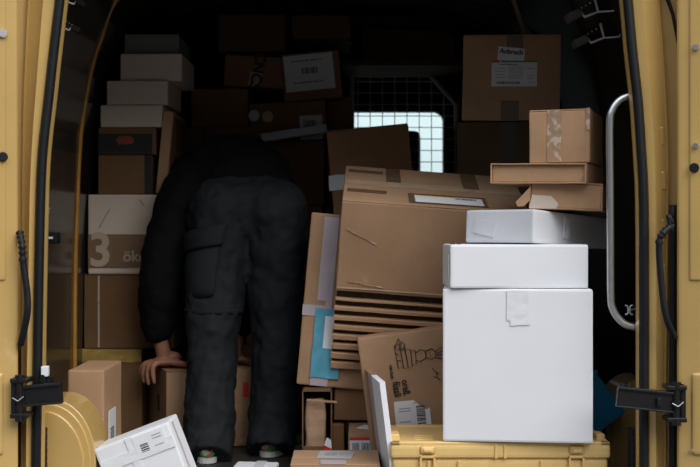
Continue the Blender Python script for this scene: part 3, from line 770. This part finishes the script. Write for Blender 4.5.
# ------------------------------------------------------------------ LEFT STACK (distance ~3.9)
def on_floor(px0, px1, y0, D): return dict(w=(px1-px0)/F*D, h=W(0, y0, D).z-.0025, mtx=Matrix.Translation((W((px0+px1)/2, 0, D).x, D-3, .0025)))
sb = carton('small brown box with a side label, behind the left wheel arch', 68, 104, 370, 0, 3.40+.6*0, .26, 'kraft_light', **on_floor(68, 104, 370, 3.40), flaps=None)
lb = patch(sb, 'shipping_label', 'right', .42, .42, .10, .135, 'paper'); bars(lb, -.03, .02, -.05, .02, n=16, vertical=False)
sb.root.location.x += .0
l9 = carton('brown box with shiny yellowish tape, lowest of the left stack', 73, 150, 350, 0, 3.88, .34, 'kraft_shaded', **on_floor(80, 142, 349, 4.13))
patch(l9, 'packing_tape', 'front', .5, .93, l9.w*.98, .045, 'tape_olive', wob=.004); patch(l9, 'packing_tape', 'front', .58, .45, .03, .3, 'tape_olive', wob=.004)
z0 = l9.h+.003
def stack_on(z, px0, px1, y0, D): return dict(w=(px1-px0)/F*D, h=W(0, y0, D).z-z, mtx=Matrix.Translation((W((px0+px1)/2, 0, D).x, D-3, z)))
l8 = carton('large brown box with a pale seam line, under the oeko box', 0, 1, 0, 1, 3.9, .36, 'kraft_shaded', **stack_on(z0, 84, 174, 274.5, 4.14))
patch(l8, 'packing_tape', 'front', .165, .5, .006, l8.h*.97, 'ink_pale'); patch(l8, 'crease', 'front', .5, .62, l8.w*.96, .003, 'kraft_shaded')
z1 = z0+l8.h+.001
l7 = carton('wide white and brown box printed with a large 3 and oeko', 0, 1, 0, 1, 3.92, .34, 'white_shaded', **stack_on(z1, 88, 175, 194.5, 4.15), flaps=None)
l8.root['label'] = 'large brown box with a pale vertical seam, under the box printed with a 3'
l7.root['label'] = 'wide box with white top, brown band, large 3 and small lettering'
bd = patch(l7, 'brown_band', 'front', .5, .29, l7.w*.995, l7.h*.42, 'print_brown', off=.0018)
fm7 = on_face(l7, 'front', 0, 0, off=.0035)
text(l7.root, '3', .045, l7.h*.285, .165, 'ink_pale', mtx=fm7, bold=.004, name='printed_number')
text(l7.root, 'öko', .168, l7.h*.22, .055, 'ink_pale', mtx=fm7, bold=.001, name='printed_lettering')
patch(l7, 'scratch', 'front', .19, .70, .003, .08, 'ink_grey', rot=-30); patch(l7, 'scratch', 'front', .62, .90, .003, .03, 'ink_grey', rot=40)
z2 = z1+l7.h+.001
l6 = carton('brown box below the black banded box in the left stack', 0, 1, 0, 1, 3.94, .3, 'kraft_shaded', **stack_on(z2, 98, 152, 155, 4.16), flaps=None)
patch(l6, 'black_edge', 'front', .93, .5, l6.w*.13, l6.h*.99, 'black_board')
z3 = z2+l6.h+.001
l5 = carton('brown box with a black band and small red lettering', 0, 1, 0, 1, 3.94, .3, 'kraft_shaded', **stack_on(z3, 98, 156, 127.5, 4.16), flaps=None)
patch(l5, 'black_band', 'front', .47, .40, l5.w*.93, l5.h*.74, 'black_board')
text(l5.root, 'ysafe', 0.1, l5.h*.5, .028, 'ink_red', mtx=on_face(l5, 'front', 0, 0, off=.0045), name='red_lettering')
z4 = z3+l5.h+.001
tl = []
l4 = carton('white box directly above the black banded box', 0, 1, 0, 1, 3.94, .3, 'white_shaded', **stack_on(z4, 100, 162.5, 105, 4.16), flaps=None, name='white_box', cat='box', group='white boxes in the left stack')
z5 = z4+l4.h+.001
l3 = carton('white box in the middle of the three at the upper left', 0, 1, 0, 1, 3.95, .3, 'white_shaded', **stack_on(z5, 106.5, 168, 80.5, 4.17), flaps=None, name='white_box', cat='box', group='white boxes in the left stack')
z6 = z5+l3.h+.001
l2 = carton('topmost clearly visible white box at the upper left, shifted right', 0, 1, 0, 1, 3.97, .3, 'white_shaded', **stack_on(z6, 120, 182, 53.5, 4.19), flaps=None, name='white_box', cat='box', group='white boxes in the left stack')
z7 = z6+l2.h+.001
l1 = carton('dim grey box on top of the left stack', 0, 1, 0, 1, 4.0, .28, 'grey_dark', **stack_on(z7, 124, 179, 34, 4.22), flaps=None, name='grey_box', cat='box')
for c, a in ((l4, -2), (l3, -1.5), (l2, -1.5), (l5, -1)):
    c.root.matrix_basis = c.root.matrix_basis @ Matrix.Rotation(R(a*.6), 4, 'Z')
pk = empty('cardboard_sheet', Matrix.Translation(Vector((W(160, 0, 4.15).x+.002, 1.15, z2+.002))) @ Matrix.Rotation(R(5.5), 4, 'Y'), 'upright folded strip of cardboard leaning right of the left stack', 'cardboard')
bm = bmesh.new(); abox(bm, -.018, .018, 0, .3, 0, .295, .003); link('folded_sheet', bm, M['kraft'], pk)
bm = bmesh.new(); abox(bm, .0185, .022, 0, .3, 0, .28, .001); link('second_layer', bm, M['kraft_shaded'], pk)

# ------------------------------------------------------------------ BACK CENTRE (distance ~4.7)
def at(z, px0, px1, y0, D, roll=0): return dict(w=(px1-px0)/F*D, h=W(0, y0, D).z-z, mtx=Matrix.Translation((W((px0+px1)/2, 0, D).x, D-3, z)) @ Matrix.Rotation(R(-roll), 4, 'Y'))
Z = lambda y, D: W(0, y, D).z
K = dict(near=False)
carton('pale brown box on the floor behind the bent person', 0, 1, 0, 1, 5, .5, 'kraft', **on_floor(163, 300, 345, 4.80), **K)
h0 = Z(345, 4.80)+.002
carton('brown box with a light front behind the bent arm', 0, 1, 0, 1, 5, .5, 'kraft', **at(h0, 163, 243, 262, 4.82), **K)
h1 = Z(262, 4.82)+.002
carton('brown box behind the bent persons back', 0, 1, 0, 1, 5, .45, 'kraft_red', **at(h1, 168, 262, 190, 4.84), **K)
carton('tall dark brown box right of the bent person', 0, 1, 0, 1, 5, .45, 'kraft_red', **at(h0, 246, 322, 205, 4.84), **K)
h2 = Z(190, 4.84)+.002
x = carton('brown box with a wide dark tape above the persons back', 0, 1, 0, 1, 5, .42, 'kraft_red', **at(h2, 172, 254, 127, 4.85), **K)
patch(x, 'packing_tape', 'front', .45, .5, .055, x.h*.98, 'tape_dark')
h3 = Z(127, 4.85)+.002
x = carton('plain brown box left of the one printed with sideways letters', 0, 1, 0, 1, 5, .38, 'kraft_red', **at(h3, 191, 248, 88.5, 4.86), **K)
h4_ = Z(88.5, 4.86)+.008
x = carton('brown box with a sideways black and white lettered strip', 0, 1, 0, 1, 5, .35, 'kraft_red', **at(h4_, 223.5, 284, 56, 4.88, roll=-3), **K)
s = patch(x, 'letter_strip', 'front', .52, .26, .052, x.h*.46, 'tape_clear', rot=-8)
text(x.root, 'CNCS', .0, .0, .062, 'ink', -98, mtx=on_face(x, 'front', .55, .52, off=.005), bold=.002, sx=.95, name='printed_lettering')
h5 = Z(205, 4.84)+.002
x = carton('dark brown box under the pale rail', 0, 1, 0, 1, 5, .4, 'kraft_red', **at(h5, 258, 324, 140, 4.84), **K)
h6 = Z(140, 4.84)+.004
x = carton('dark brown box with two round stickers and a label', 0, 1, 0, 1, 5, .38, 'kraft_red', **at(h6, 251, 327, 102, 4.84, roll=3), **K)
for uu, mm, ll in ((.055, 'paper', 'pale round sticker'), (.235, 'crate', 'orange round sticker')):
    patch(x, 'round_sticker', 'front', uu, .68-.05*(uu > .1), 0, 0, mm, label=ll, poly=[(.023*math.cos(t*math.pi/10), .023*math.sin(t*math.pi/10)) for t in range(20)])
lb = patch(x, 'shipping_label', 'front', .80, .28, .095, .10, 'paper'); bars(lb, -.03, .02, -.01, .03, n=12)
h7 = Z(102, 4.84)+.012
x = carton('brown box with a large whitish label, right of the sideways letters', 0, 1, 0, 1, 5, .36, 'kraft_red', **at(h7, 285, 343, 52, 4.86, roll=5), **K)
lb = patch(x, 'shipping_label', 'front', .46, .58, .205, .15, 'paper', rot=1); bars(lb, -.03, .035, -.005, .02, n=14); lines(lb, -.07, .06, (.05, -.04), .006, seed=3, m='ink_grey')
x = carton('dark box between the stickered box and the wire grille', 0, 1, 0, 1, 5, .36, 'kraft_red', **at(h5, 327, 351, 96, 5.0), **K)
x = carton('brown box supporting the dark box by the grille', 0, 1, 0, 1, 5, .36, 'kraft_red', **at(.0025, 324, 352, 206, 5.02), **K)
# rail bar in plain white, its sheen put into the colour
rl = empty('pale_rail', Matrix.Translation(W(294, 133, 4.74)) @ Matrix.Rotation(R(-8.5), 4, 'Y'), 'pale rail, shine put into its white colour, across the front of the stickered box', 'rail')
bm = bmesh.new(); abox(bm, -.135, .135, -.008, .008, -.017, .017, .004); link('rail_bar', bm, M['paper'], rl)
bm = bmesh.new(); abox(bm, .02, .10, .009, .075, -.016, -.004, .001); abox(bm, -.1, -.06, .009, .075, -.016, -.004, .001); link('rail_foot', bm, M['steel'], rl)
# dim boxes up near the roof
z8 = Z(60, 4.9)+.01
carton('very dim box near the roof, above the whitish labelled box', 0, 1, 0, 1, 5, .4, 'kraft_deep_shade', **at(Z(50, 4.88)+.05, 292, 350, 15, 4.90), **K)
carton('very dim reddish box near the roof at centre left', 0, 1, 0, 1, 5, .4, 'kraft_deep_shade', **at(Z(53, 4.9)+.01, 218, 285, 14, 4.92), **K)

# held box
hb_ = carton('brown box on the floor gripped by the bent person', 0, 1, 0, 1, 4.1, .30, 'kraft', w=.30, h=.272,
             mtx=Matrix.Translation(Vector((W(166, 0, 3.95).x, .95, .0025))) @ Matrix.Rotation(R(21), 4, 'Z') @ Matrix.Translation((.15, 0, 0)))
patch(hb_, 'printed_marks', 'left', .62, .55, .03, .06, 'ink', rot=10)
patch(hb_, 'red_sticker', 'front', .93, .72, .02, .05, 'ink_red')
patch(hb_, 'packing_tape', 'front', .28, .5, .05, .25, 'tape_clear', wob=.002, thick=.0006)

# tilted brown box behind the big box + grille side
t1 = carton('reddish brown box leaning behind the large taped box, below the window', 0, 1, 0, 1, 4.25, .25, 'kraft_red', w=.30, h=.36,
            mtx=Matrix.Translation(W(326, 131, 4.25)) @ Matrix.Rotation(R(-5.5), 4, 'Y') @ Matrix.Translation((.15, 0, -.36)))
patch(t1, 'packing_tape', 'front', .10, .47, .075, .055, 'tape_white', wob=.003)
carton('brown box under the leaning reddish box', 0, 1, 0, 1, 4.3, .25, 'kraft_red', **at(.0025, 345, 430, 287, 4.27), **K)
# right rear stack
r3 = carton('tall brown box below the dark box, behind the white boxes', 0, 1, 0, 1, 4.2, .38, 'kraft', **at(.0025, 452, 556, 300, 4.04), **K)
r3b = carton('brown box in the right rear stack behind the white boxes', 0, 1, 0, 1, 4.2, .38, 'kraft', **at(Z(300, 4.04)+.001, 453, 556, 210, 4.04), **K)
r2 = carton('shade-darkened brown box directly under the one labelled Anbruch', 0, 1, 0, 1, 4.2, .36, 'kraft_deep_shade', **at(Z(210, 4.04)+.002, 457, 556, 121.5, 4.04), flaps=None)
patch(r2, 'packing_tape', 'front', .52, .5, .06, r2.h*.98, 'tape_dark')
r1 = carton('square brown box with an Anbruch label, at the upper right', 0, 1, 0, 1, 4.2, .34, 'kraft_light', **at(Z(121.5, 4.04)+.002, 462, 559, 34.5, 4.03, roll=-1), flaps='y')
r1.root.matrix_basis = r1.root.matrix_basis @ Matrix.Rotation(R(-8), 4, 'Z')
r2.root.matrix_basis = r2.root.matrix_basis @ Matrix.Rotation(R(-8), 4, 'Z')
patch(r1, 'packing_tape', 'front', .53, .92, .056, .045, 'tape'); patch(r1, 'packing_tape', 'front', .49, .115, .062, .07, 'tape')
lb = patch(r1, 'address_label', 'front', .53, .545, .155, .088, 'paper', label='white printed address label')
bm = bmesh.new(); abox(bm, -.0775, -.05, .038, .044, .0006, .0018); link('red_corner', bm, M['ink_red'], lb)
bm = bmesh.new(); abox(bm, -.045, .0775, .039, .044, .0006, .0018); link('green_strip', bm, M['ink_green'], lb)
bars(lb, -.06, .02, -.037, -.027, n=26); lines(lb, -.065, -.03, (.018, .008, -.004, -.014), .0022); lines(lb, -.02, .03, (.026, .019, .012, .005, -.002, -.009, -.016), .0022, seed=5)
lines(lb, .045, .068, (.018, -.008, -.016, -.03), .0022, seed=6, m='ink_red'); lines(lb, -.05, .01, (.032,), .003, seed=8, m='ink')
lb = patch(r1, 'word_label', 'front', .495, .77, .092, .046, 'paper', rot=-5)
text(lb, 'Anbruch', 0, .008, .023, 'ink', bold=.0008, name='printed_word')
# strap hanging from roof behind
st = empty('roof_strap', Matrix.Translation(W(512, -5, 4.36)), 'thin tan strap hanging from the roof behind the Anbruch box', 'strap')
bm = bmesh.new(); abox(bm, -.008, .008, 0, .003, -.20, .12, .001, 1, Matrix.Rotation(R(-18), 4, 'Y')); link('webbing', bm, M['kraft_light'], st)
# pale label high up centre on dim box
x = carton('very dim box with a pale label near the roof, above the grille', 0, 1, 0, 1, 5.5, .3, 'kraft_deep_shade', **at(Z(64, 5.5)+.012, 362, 455, 6, 5.5), **K)
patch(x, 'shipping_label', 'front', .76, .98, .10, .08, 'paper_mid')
# shelf that carries the roof-level boxes
sh = empty('luggage_shelf', Matrix.Translation((W(400, 0, 5.5).x, 2.45, Z(64, 5.5))), 'dark shelf board above the wire grille', 'shelf')
bm = bmesh.new(); abox(bm, -.32, .36, 0, .44, -.012, .009, .003); link('shelf_board', bm, M['kraft_shaded'], sh)
bm = bmesh.new()
for xx in (-.3, .34): abox(bm, xx-.012, xx+.012, .38, .44, -.15, -.012, .003)
link('shelf_bracket', bm, M['black_metal'], sh)

# ------------------------------------------------------------------ PERSON
per = empty('person', Matrix.Translation((W(240, 0, 3.9).x, .9, .0025)), 'person in black jacket and charcoal cargo trousers, bent over gripping a box', 'person')
PI_ = per.matrix_basis.inverted()
def ring_loft(bm, rings, seg=20):
    """rings: (centre, half width, half thickness, side vector)"""
    rr = []; n = len(rings)
    for i, (c, a, b, sd) in enumerate(rings):
        p = rings[max(i-1, 0)][0]; q = rings[min(i+1, n-1)][0]; t = (q-p).normalized()
        sd = (sd-t*sd.dot(t)).normalized(); u_ = t.cross(sd)
        rr.append([bm.verts.new(c+sd*math.cos(2*math.pi*k/seg)*a+u_*math.sin(2*math.pi*k/seg)*b) for k in range(seg)])
    for i in range(n-1):
        for k in range(seg): bm.faces.new((rr[i][k], rr[i][(k+1) % seg], rr[i+1][(k+1) % seg], rr[i+1][k]))
    bm.faces.new(rr[0][::-1]); bm.faces.new(rr[-1])
def ball(bm, c, r, sc=(1, 1, 1), rot=None):
    m = Matrix.Translation(c) @ (rot or Matrix()) @ Matrix.Diagonal((*[r*s for s in sc], 1))
    bmesh.ops.create_uvsphere(bm, u_segments=18, v_segments=12, radius=1, matrix=m)
def limb(bm, pts, ends=True):
    P = [(Vector(p), r) for p, r in pts]
    q = smooth_path([p for p, r in P], 4); rs = []
    for i in range(len(P)-1):
        for k in range(4): rs.append(P[i][1]+(P[i+1][1]-P[i][1])*k/4)
    rs.append(P[-1][1]); tube(bm, q, rs, 16)
    if ends: ball(bm, P[0][0], P[0][1]*.99); ball(bm, P[-1][0], P[-1][1]*.99)
def fuse(o, vox, it=4, disp=None, seed=0):
    r = o.modifiers.new('r', 'REMESH'); r.mode = 'VOXEL'; r.voxel_size = vox; r.use_smooth_shade = True
    s = o.modifiers.new('s', 'SMOOTH'); s.iterations = it; s.factor = .5
    if disp:
        for k, (st_, sz) in enumerate(disp):
            tx = bpy.data.textures.new('folds', 'CLOUDS'); tx.noise_scale = sz; tx.noise_depth = 2
            d = o.modifiers.new('d', 'DISPLACE'); d.texture = tx; d.strength = st_; d.mid_level = .5; d.texture_coords = 'LOCAL'
X1 = Vector((1, 0, 0))
def ppart(name, bm, m, parent=None, smooth=True):
    bmesh.ops.recalc_face_normals(bm, faces=bm.faces)
    return link(name, bm, M[m], parent or per, PI_ if not parent else None, smooth)
pel = W(248, 212, 4.02); wai = W(244, 187, 4.10); mid = W(235, 174, 4.19); upp = W(222, 185, 4.25); sho = W(209, 206, 4.33)
neck = W(207, 226, 4.40); head = W(207, 250, 4.45)
lsh, lel, lwr = W(186, 192, 4.07), W(161, 262, 4.0), W(158, 330, 4.02)
rsh, rel, rwr = W(256, 204, 4.36), W(264, 268, 4.30), W(240, 325, 4.18)
# body (skin)
bm = bmesh.new()
ring_loft(bm, [(pel, .11, .06, X1), (wai, .11, .07, X1), (mid, .12, .08, X1), (upp, .13, .08, X1), (sho, .12, .06, X1)])
ball(bm, pel, .08); ball(bm, sho, .07)
limb(bm, [(sho, .06), (neck, .055), (head, .06)])
ball(bm, head, .105, (.78, .95, 1.12), Matrix.Rotation(R(50), 4, 'X'))
fdir = Vector((0, .55, -.83)); fwd = Vector((0, .83, -.3))
ball(bm, head+Vector((0, .085, -.03)), .018, (.7, 1, 1.3)); ball(bm, head+Vector((-.082, .0, 0)), .025, (.35, .8, 1.2)); ball(bm, head+Vector((.082, .0, 0)), .025, (.35, .8, 1.2))
ball(bm, head+Vector((0, .06, -.085)), .03)
limb(bm, [(lsh, .04), (lel, .036), (lwr, .028)]); limb(bm, [(rsh, .04), (rel, .036), (rwr, .028)])
for (hp_, kn, an) in ((W(222, 228, 4.0), W(214, 318, 3.93), W(209, 448, 3.83)), (W(275, 228, 4.0), W(276, 320, 3.98), W(272, 440, 3.92))):
    limb(bm, [(hp_, .065), (kn, .05), (an, .04)])
# hands: palm plus five bent digits
def hand(bm, c, side, out, fwdv, down):
    # c palm centre, out: direction the fingers reach, fwdv: across the palm
    rot = Matrix((out, fwdv, down)).transposed().to_4x4()
    ball(bm, c, .045, (.95, .88, .38), rot)
    ball(bm, c-out*.03+Vector((0, 0, .01)), .030, (1, .9, .8), rot)
    for i, (ln_, off) in enumerate(((.072, .030), (.082, .010), (.077, -.011), (.060, -.031))):
        p0 = c+out*.024+fwdv*off; p1 = c+out*(.030+ln_*.22+.006*i)+fwdv*off*1.15+down*.010
        p2 = p1+out*ln_*(.02+.07*i)+down*ln_*.42; p3 = p2+down*ln_*.36-out*.004
        limb(bm, [(p0, .0105), (p1, .0098), (p2, .0088), (p3, .0076)])
    t0 = c+fwdv*.028-out*.022; t1 = t0+fwdv*.012-out*.028+down*.006; t2 = t1-out*.030+down*.007; t3 = t2-out*.022+down*.004
    limb(bm, [(t0, .014), (t1, .012), (t2, .0105), (t3, .009)])
ca, sa = math.cos(R(21)), math.sin(R(21))
left_edge = Vector((-ca, -sa, 0)).normalized()        # out over the box's left side
back_dir = Vector((-sa, ca, 0))
lc = Vector((W(166, 0, 3.95).x, .95, .2975))+back_dir*.09-left_edge*.014
rc = Vector((W(166, 0, 3.95).x, .95, .2975))+back_dir*.10-left_edge*.265
def joinwr(bm, a, b): limb(bm, [(a, .027), ((a+b)/2, .026), (b, .026)])
hand(bm, lc, -1, left_edge, -back_dir, Vector((0, 0, -1)))
hand(bm, rc, 1, -left_edge, -back_dir, Vector((0, 0, -1)))
joinwr(bm, lwr, lc+Vector((0, .0, .012))); joinwr(bm, rwr, rc+Vector((0, 0, .012)))
bo = ppart('body', bm, 'skin'); fuse(bo, .0048, 2)
# hair cap
bm = bmesh.new(); ball(bm, head+Vector((0, -.012, .01)), .112, (.80, .95, 1.08), Matrix.Rotation(R(50), 4, 'X'))
ha = ppart('hair', bm, 'hair')
# jacket
bm = bmesh.new()
ring_loft(bm, [(pel+Vector((0, .07, .035)), .182, .125, X1), (wai, .182, .142, X1), (mid, .192, .150, X1), (upp, .205, .140, X1), (sho, .17, .10, X1), (neck, .075, .07, X1)])
ball(bm, upp, .15, (1.15, .8, .8))
limb(bm, [(upp+Vector((-.08, 0, 0)), .10), (lsh, .088), ((lsh+lel)/2+Vector((-.008, 0, .01)), .075), (lel, .070), ((lel+lwr)/2+Vector((-.004, 0, 0)), .066), (lwr+Vector((0, 0, .01)), .056)])
limb(bm, [(upp+Vector((.08, 0, 0)), .10), (rsh, .085), ((rsh+rel)/2, .072), (rel, .066), ((rel+rwr)/2, .058), (rwr, .050)])
ja = ppart('jacket', bm, 'jacket'); fuse(ja, .009, 5, [(.03, .11), (.012, .04)])
# trousers
bm = bmesh.new()
ring_loft(bm, [(pel+Vector((-.0, .12, .055)), .175, .125, X1), (pel+Vector((0, .04, .02)), .192, .135, X1), (pel+Vector((0, -.01, -.03)), .20, .13, X1)])
ball(bm, W(222, 214, 4.0), .125, (.98, .95, 1)); ball(bm, W(274, 214, 4.0), .125, (.98, .95, 1)); ball(bm, pel, .14, (1.2, .9, .9))
limb(bm, [(W(222, 218, 4.0), .112), (W(216, 268, 3.97), .104), (W(214, 312, 3.93), .093), (W(213.5, 350, 3.90), .086), (W(211, 395, 3.86), .081), (W(208.5, 436, 3.82), .082), (W(207.5, 460, 3.765), .083)], False)
limb(bm, [(W(276, 222, 4.0), .112), (W(277, 268, 4.0), .102), (W(277, 316, 3.98), .092), (W(276, 360, 3.96), .084), (W(274, 405, 3.94), .080), (W(272, 430, 3.91), .080), (W(271, 452, 3.87), .084)], False)
tr = ppart('trousers', bm, 'trouser'); fuse(tr, .009, 4, [(.030, .12), (.016, .035)])
# cargo pocket wrapped round the outer left thigh
def wrap(c0, c1, r0, r1, a0, a1, lift, n=14, mrows=8, bulge=.012, skew=0, slant=0):
    bm = bmesh.new(); rows = []
    for j in range(mrows+1):
        t = j/mrows; c = c0.lerp(c1, t); r = r0+(r1-r0)*t
        row = []
        for i in range(n+1):
            s_ = i/n; a = R(a0+(a1-a0)*s_+skew*t)
            e = lift+bulge*math.sin(math.pi*min(1, max(0, s_)))*math.sin(math.pi*t)+.003*noise.noise(Vector((s_*4, t*4, r0*9)))
            row.append(c+Vector((0, 0, slant*(s_-.5)))+Vector((math.sin(a), -math.cos(a), 0))*(r+e))
        rows.append(row)
    sheet(bm, rows); return bm
po = ppart('cargo_pocket', wrap(W(219, 238, 3.98), W(215, 298, 3.94), .106, .096, -100, 14, .0, bulge=.012, slant=.03, skew=-10), 'trouser'); po.modifiers.new('s', 'SOLIDIFY').thickness = .008
pf = ppart('pocket_flap', wrap(W(219.5, 230, 3.98), W(218, 250, 3.97), .108, .104, -104, 20, .012, bulge=.004, skew=-4, slant=.045), 'trouser'); pf.modifiers.new('s', 'SOLIDIFY').thickness = .006
ks = ppart('knee_seam', wrap(W(214, 308, 3.93), W(214, 313, 3.93), .096, .095, -95, 95, .004, bulge=0, mrows=2), 'trouser'); ks.modifiers.new('s', 'SOLIDIFY').thickness = .008
# shoes
def shoe(px, D, yaw):
    base_ = Vector((W(px, 0, D).x, D-3, .003)); mt = PI_ @ Matrix.Translation(base_) @ Matrix.Rotation(R(yaw), 4, 'Z')
    bm = bmesh.new()
    ring_loft(bm, [(Vector((0, y, z)), a, b, X1) for y, z, a, b in ((-.03, .055, .028, .03), (-.015, .055, .038, .04), (.03, .058, .042, .045), (.09, .052, .042, .04), (.15, .04, .048, .028), (.21, .032, .044, .020), (.245, .03, .025, .012))])
    s_ = link('shoe', bm, M['shoe_green'], per, mt @ Matrix.Diagonal((.88, 1, .8, 1)), True); s_['label'] = 'green sports shoe with white heel'
    bm = bmesh.new()
    out = [(.0+.036*math.cos(a), -.005+.034*math.sin(a)) for a in [math.pi+math.pi*i/8 for i in range(9)]]+[(.044, .10), (.050, .16), (.04, .225), (.015, .252), (-.02, .25), (-.045, .215), (-.046, .15), (-.040, .09)]
    f0 = [bm.verts.new((x_, y_, 0)) for x_, y_ in out]; f1_ = [bm.verts.new((x_*1.02, y_, .022)) for x_, y_ in out]
    bm.faces.new(f0[::-1]); bm.faces.new(f1_)
    for i in range(len(out)): bm.faces.new((f0[i], f0[(i+1) % len(out)], f1_[(i+1) % len(out)], f1_[i]))
    link('sole', bm, M['shoe_white'], s_)
    bm = bmesh.new(); ball(bm, Vector((-.004, -.028, .055)), .024, (.8, .35, 1.1)); link('heel_patch', bm, M['shoe_white'], s_)
    bm = bmesh.new(); tube(bm, smooth_path([(.005, -.046, .025), (.012, -.046, .045), (.026, -.036, .065), (.034, -.02, .075)], 4), .002, 6); link('red_trim', bm, M['ink_red'], s_)
shoe(207, 3.77, 6); shoe(270, 3.875, -28)

# ------------------------------------------------------------------ light, camera
w = bpy.data.worlds.new('overcast sky'); bpy.context.scene.world = w; w.use_nodes = True
nt = w.node_tree; N = nt.nodes; L = nt.links
tc = N.new('ShaderNodeTexCoord'); sx = N.new('ShaderNodeSeparateXYZ'); L.new(tc.outputs['Generated'], sx.inputs[0])
# yard behind the camera is hemmed in (dark up to some 25 degrees), street ahead of the van is open
ad = N.new('ShaderNodeMapRange'); ad.inputs['From Min'].default_value = -.1; ad.inputs['From Max'].default_value = .5; ad.inputs['To Min'].default_value = 0; ad.inputs['To Max'].default_value = .42
L.new(sx.outputs['Y'], ad.inputs['Value'])
sm = N.new('ShaderNodeMath'); sm.operation = 'ADD'; L.new(sx.outputs['Z'], sm.inputs[0]); L.new(ad.outputs[0], sm.inputs[1])
rp = N.new('ShaderNodeValToRGB'); L.new(sm.outputs[0], rp.inputs['Fac'])
e = rp.color_ramp.elements; e[0].position = 0.22; e[0].color = (.045, .05, .055, 1); e[1].position = .9; e[1].color = (1.5, 1.58, 1.75, 1)
q = e.new(.5); q.color = (.95, 1.02, 1.10, 1)
bg = N['Background']; L.new(rp.outputs['Color'], bg.inputs['Color']); bg.inputs['Strength'].default_value = .9
sd = bpy.data.lights.new('sun', 'SUN'); sd.energy = 2.3; sd.angle = R(50); sd.color = (1, .97, .93)
so = bpy.data.objects.new('sun', sd); C.objects.link(so)
so.rotation_euler = Vector((-.72, .80, -1.0)).to_track_quat('-Z', 'Y').to_euler()
cam = bpy.data.cameras.new('camera'); cam.lens = 60; cam.sensor_width = 36; cam.clip_end = 100
co = bpy.data.objects.new('camera', cam); C.objects.link(co); co.location = (0, -3, CZ); co.rotation_euler = (R(90), 0, 0)
bpy.context.scene.camera = co
cam.dof.use_dof = True; cam.dof.focus_distance = 3.25; cam.dof.aperture_fstop = 5.6
vs = bpy.context.scene.view_settings; vs.view_transform = 'Standard'; vs.look = 'None'; vs.gamma = 1; vs.use_curve_mapping = False; vs.exposure = 0.2
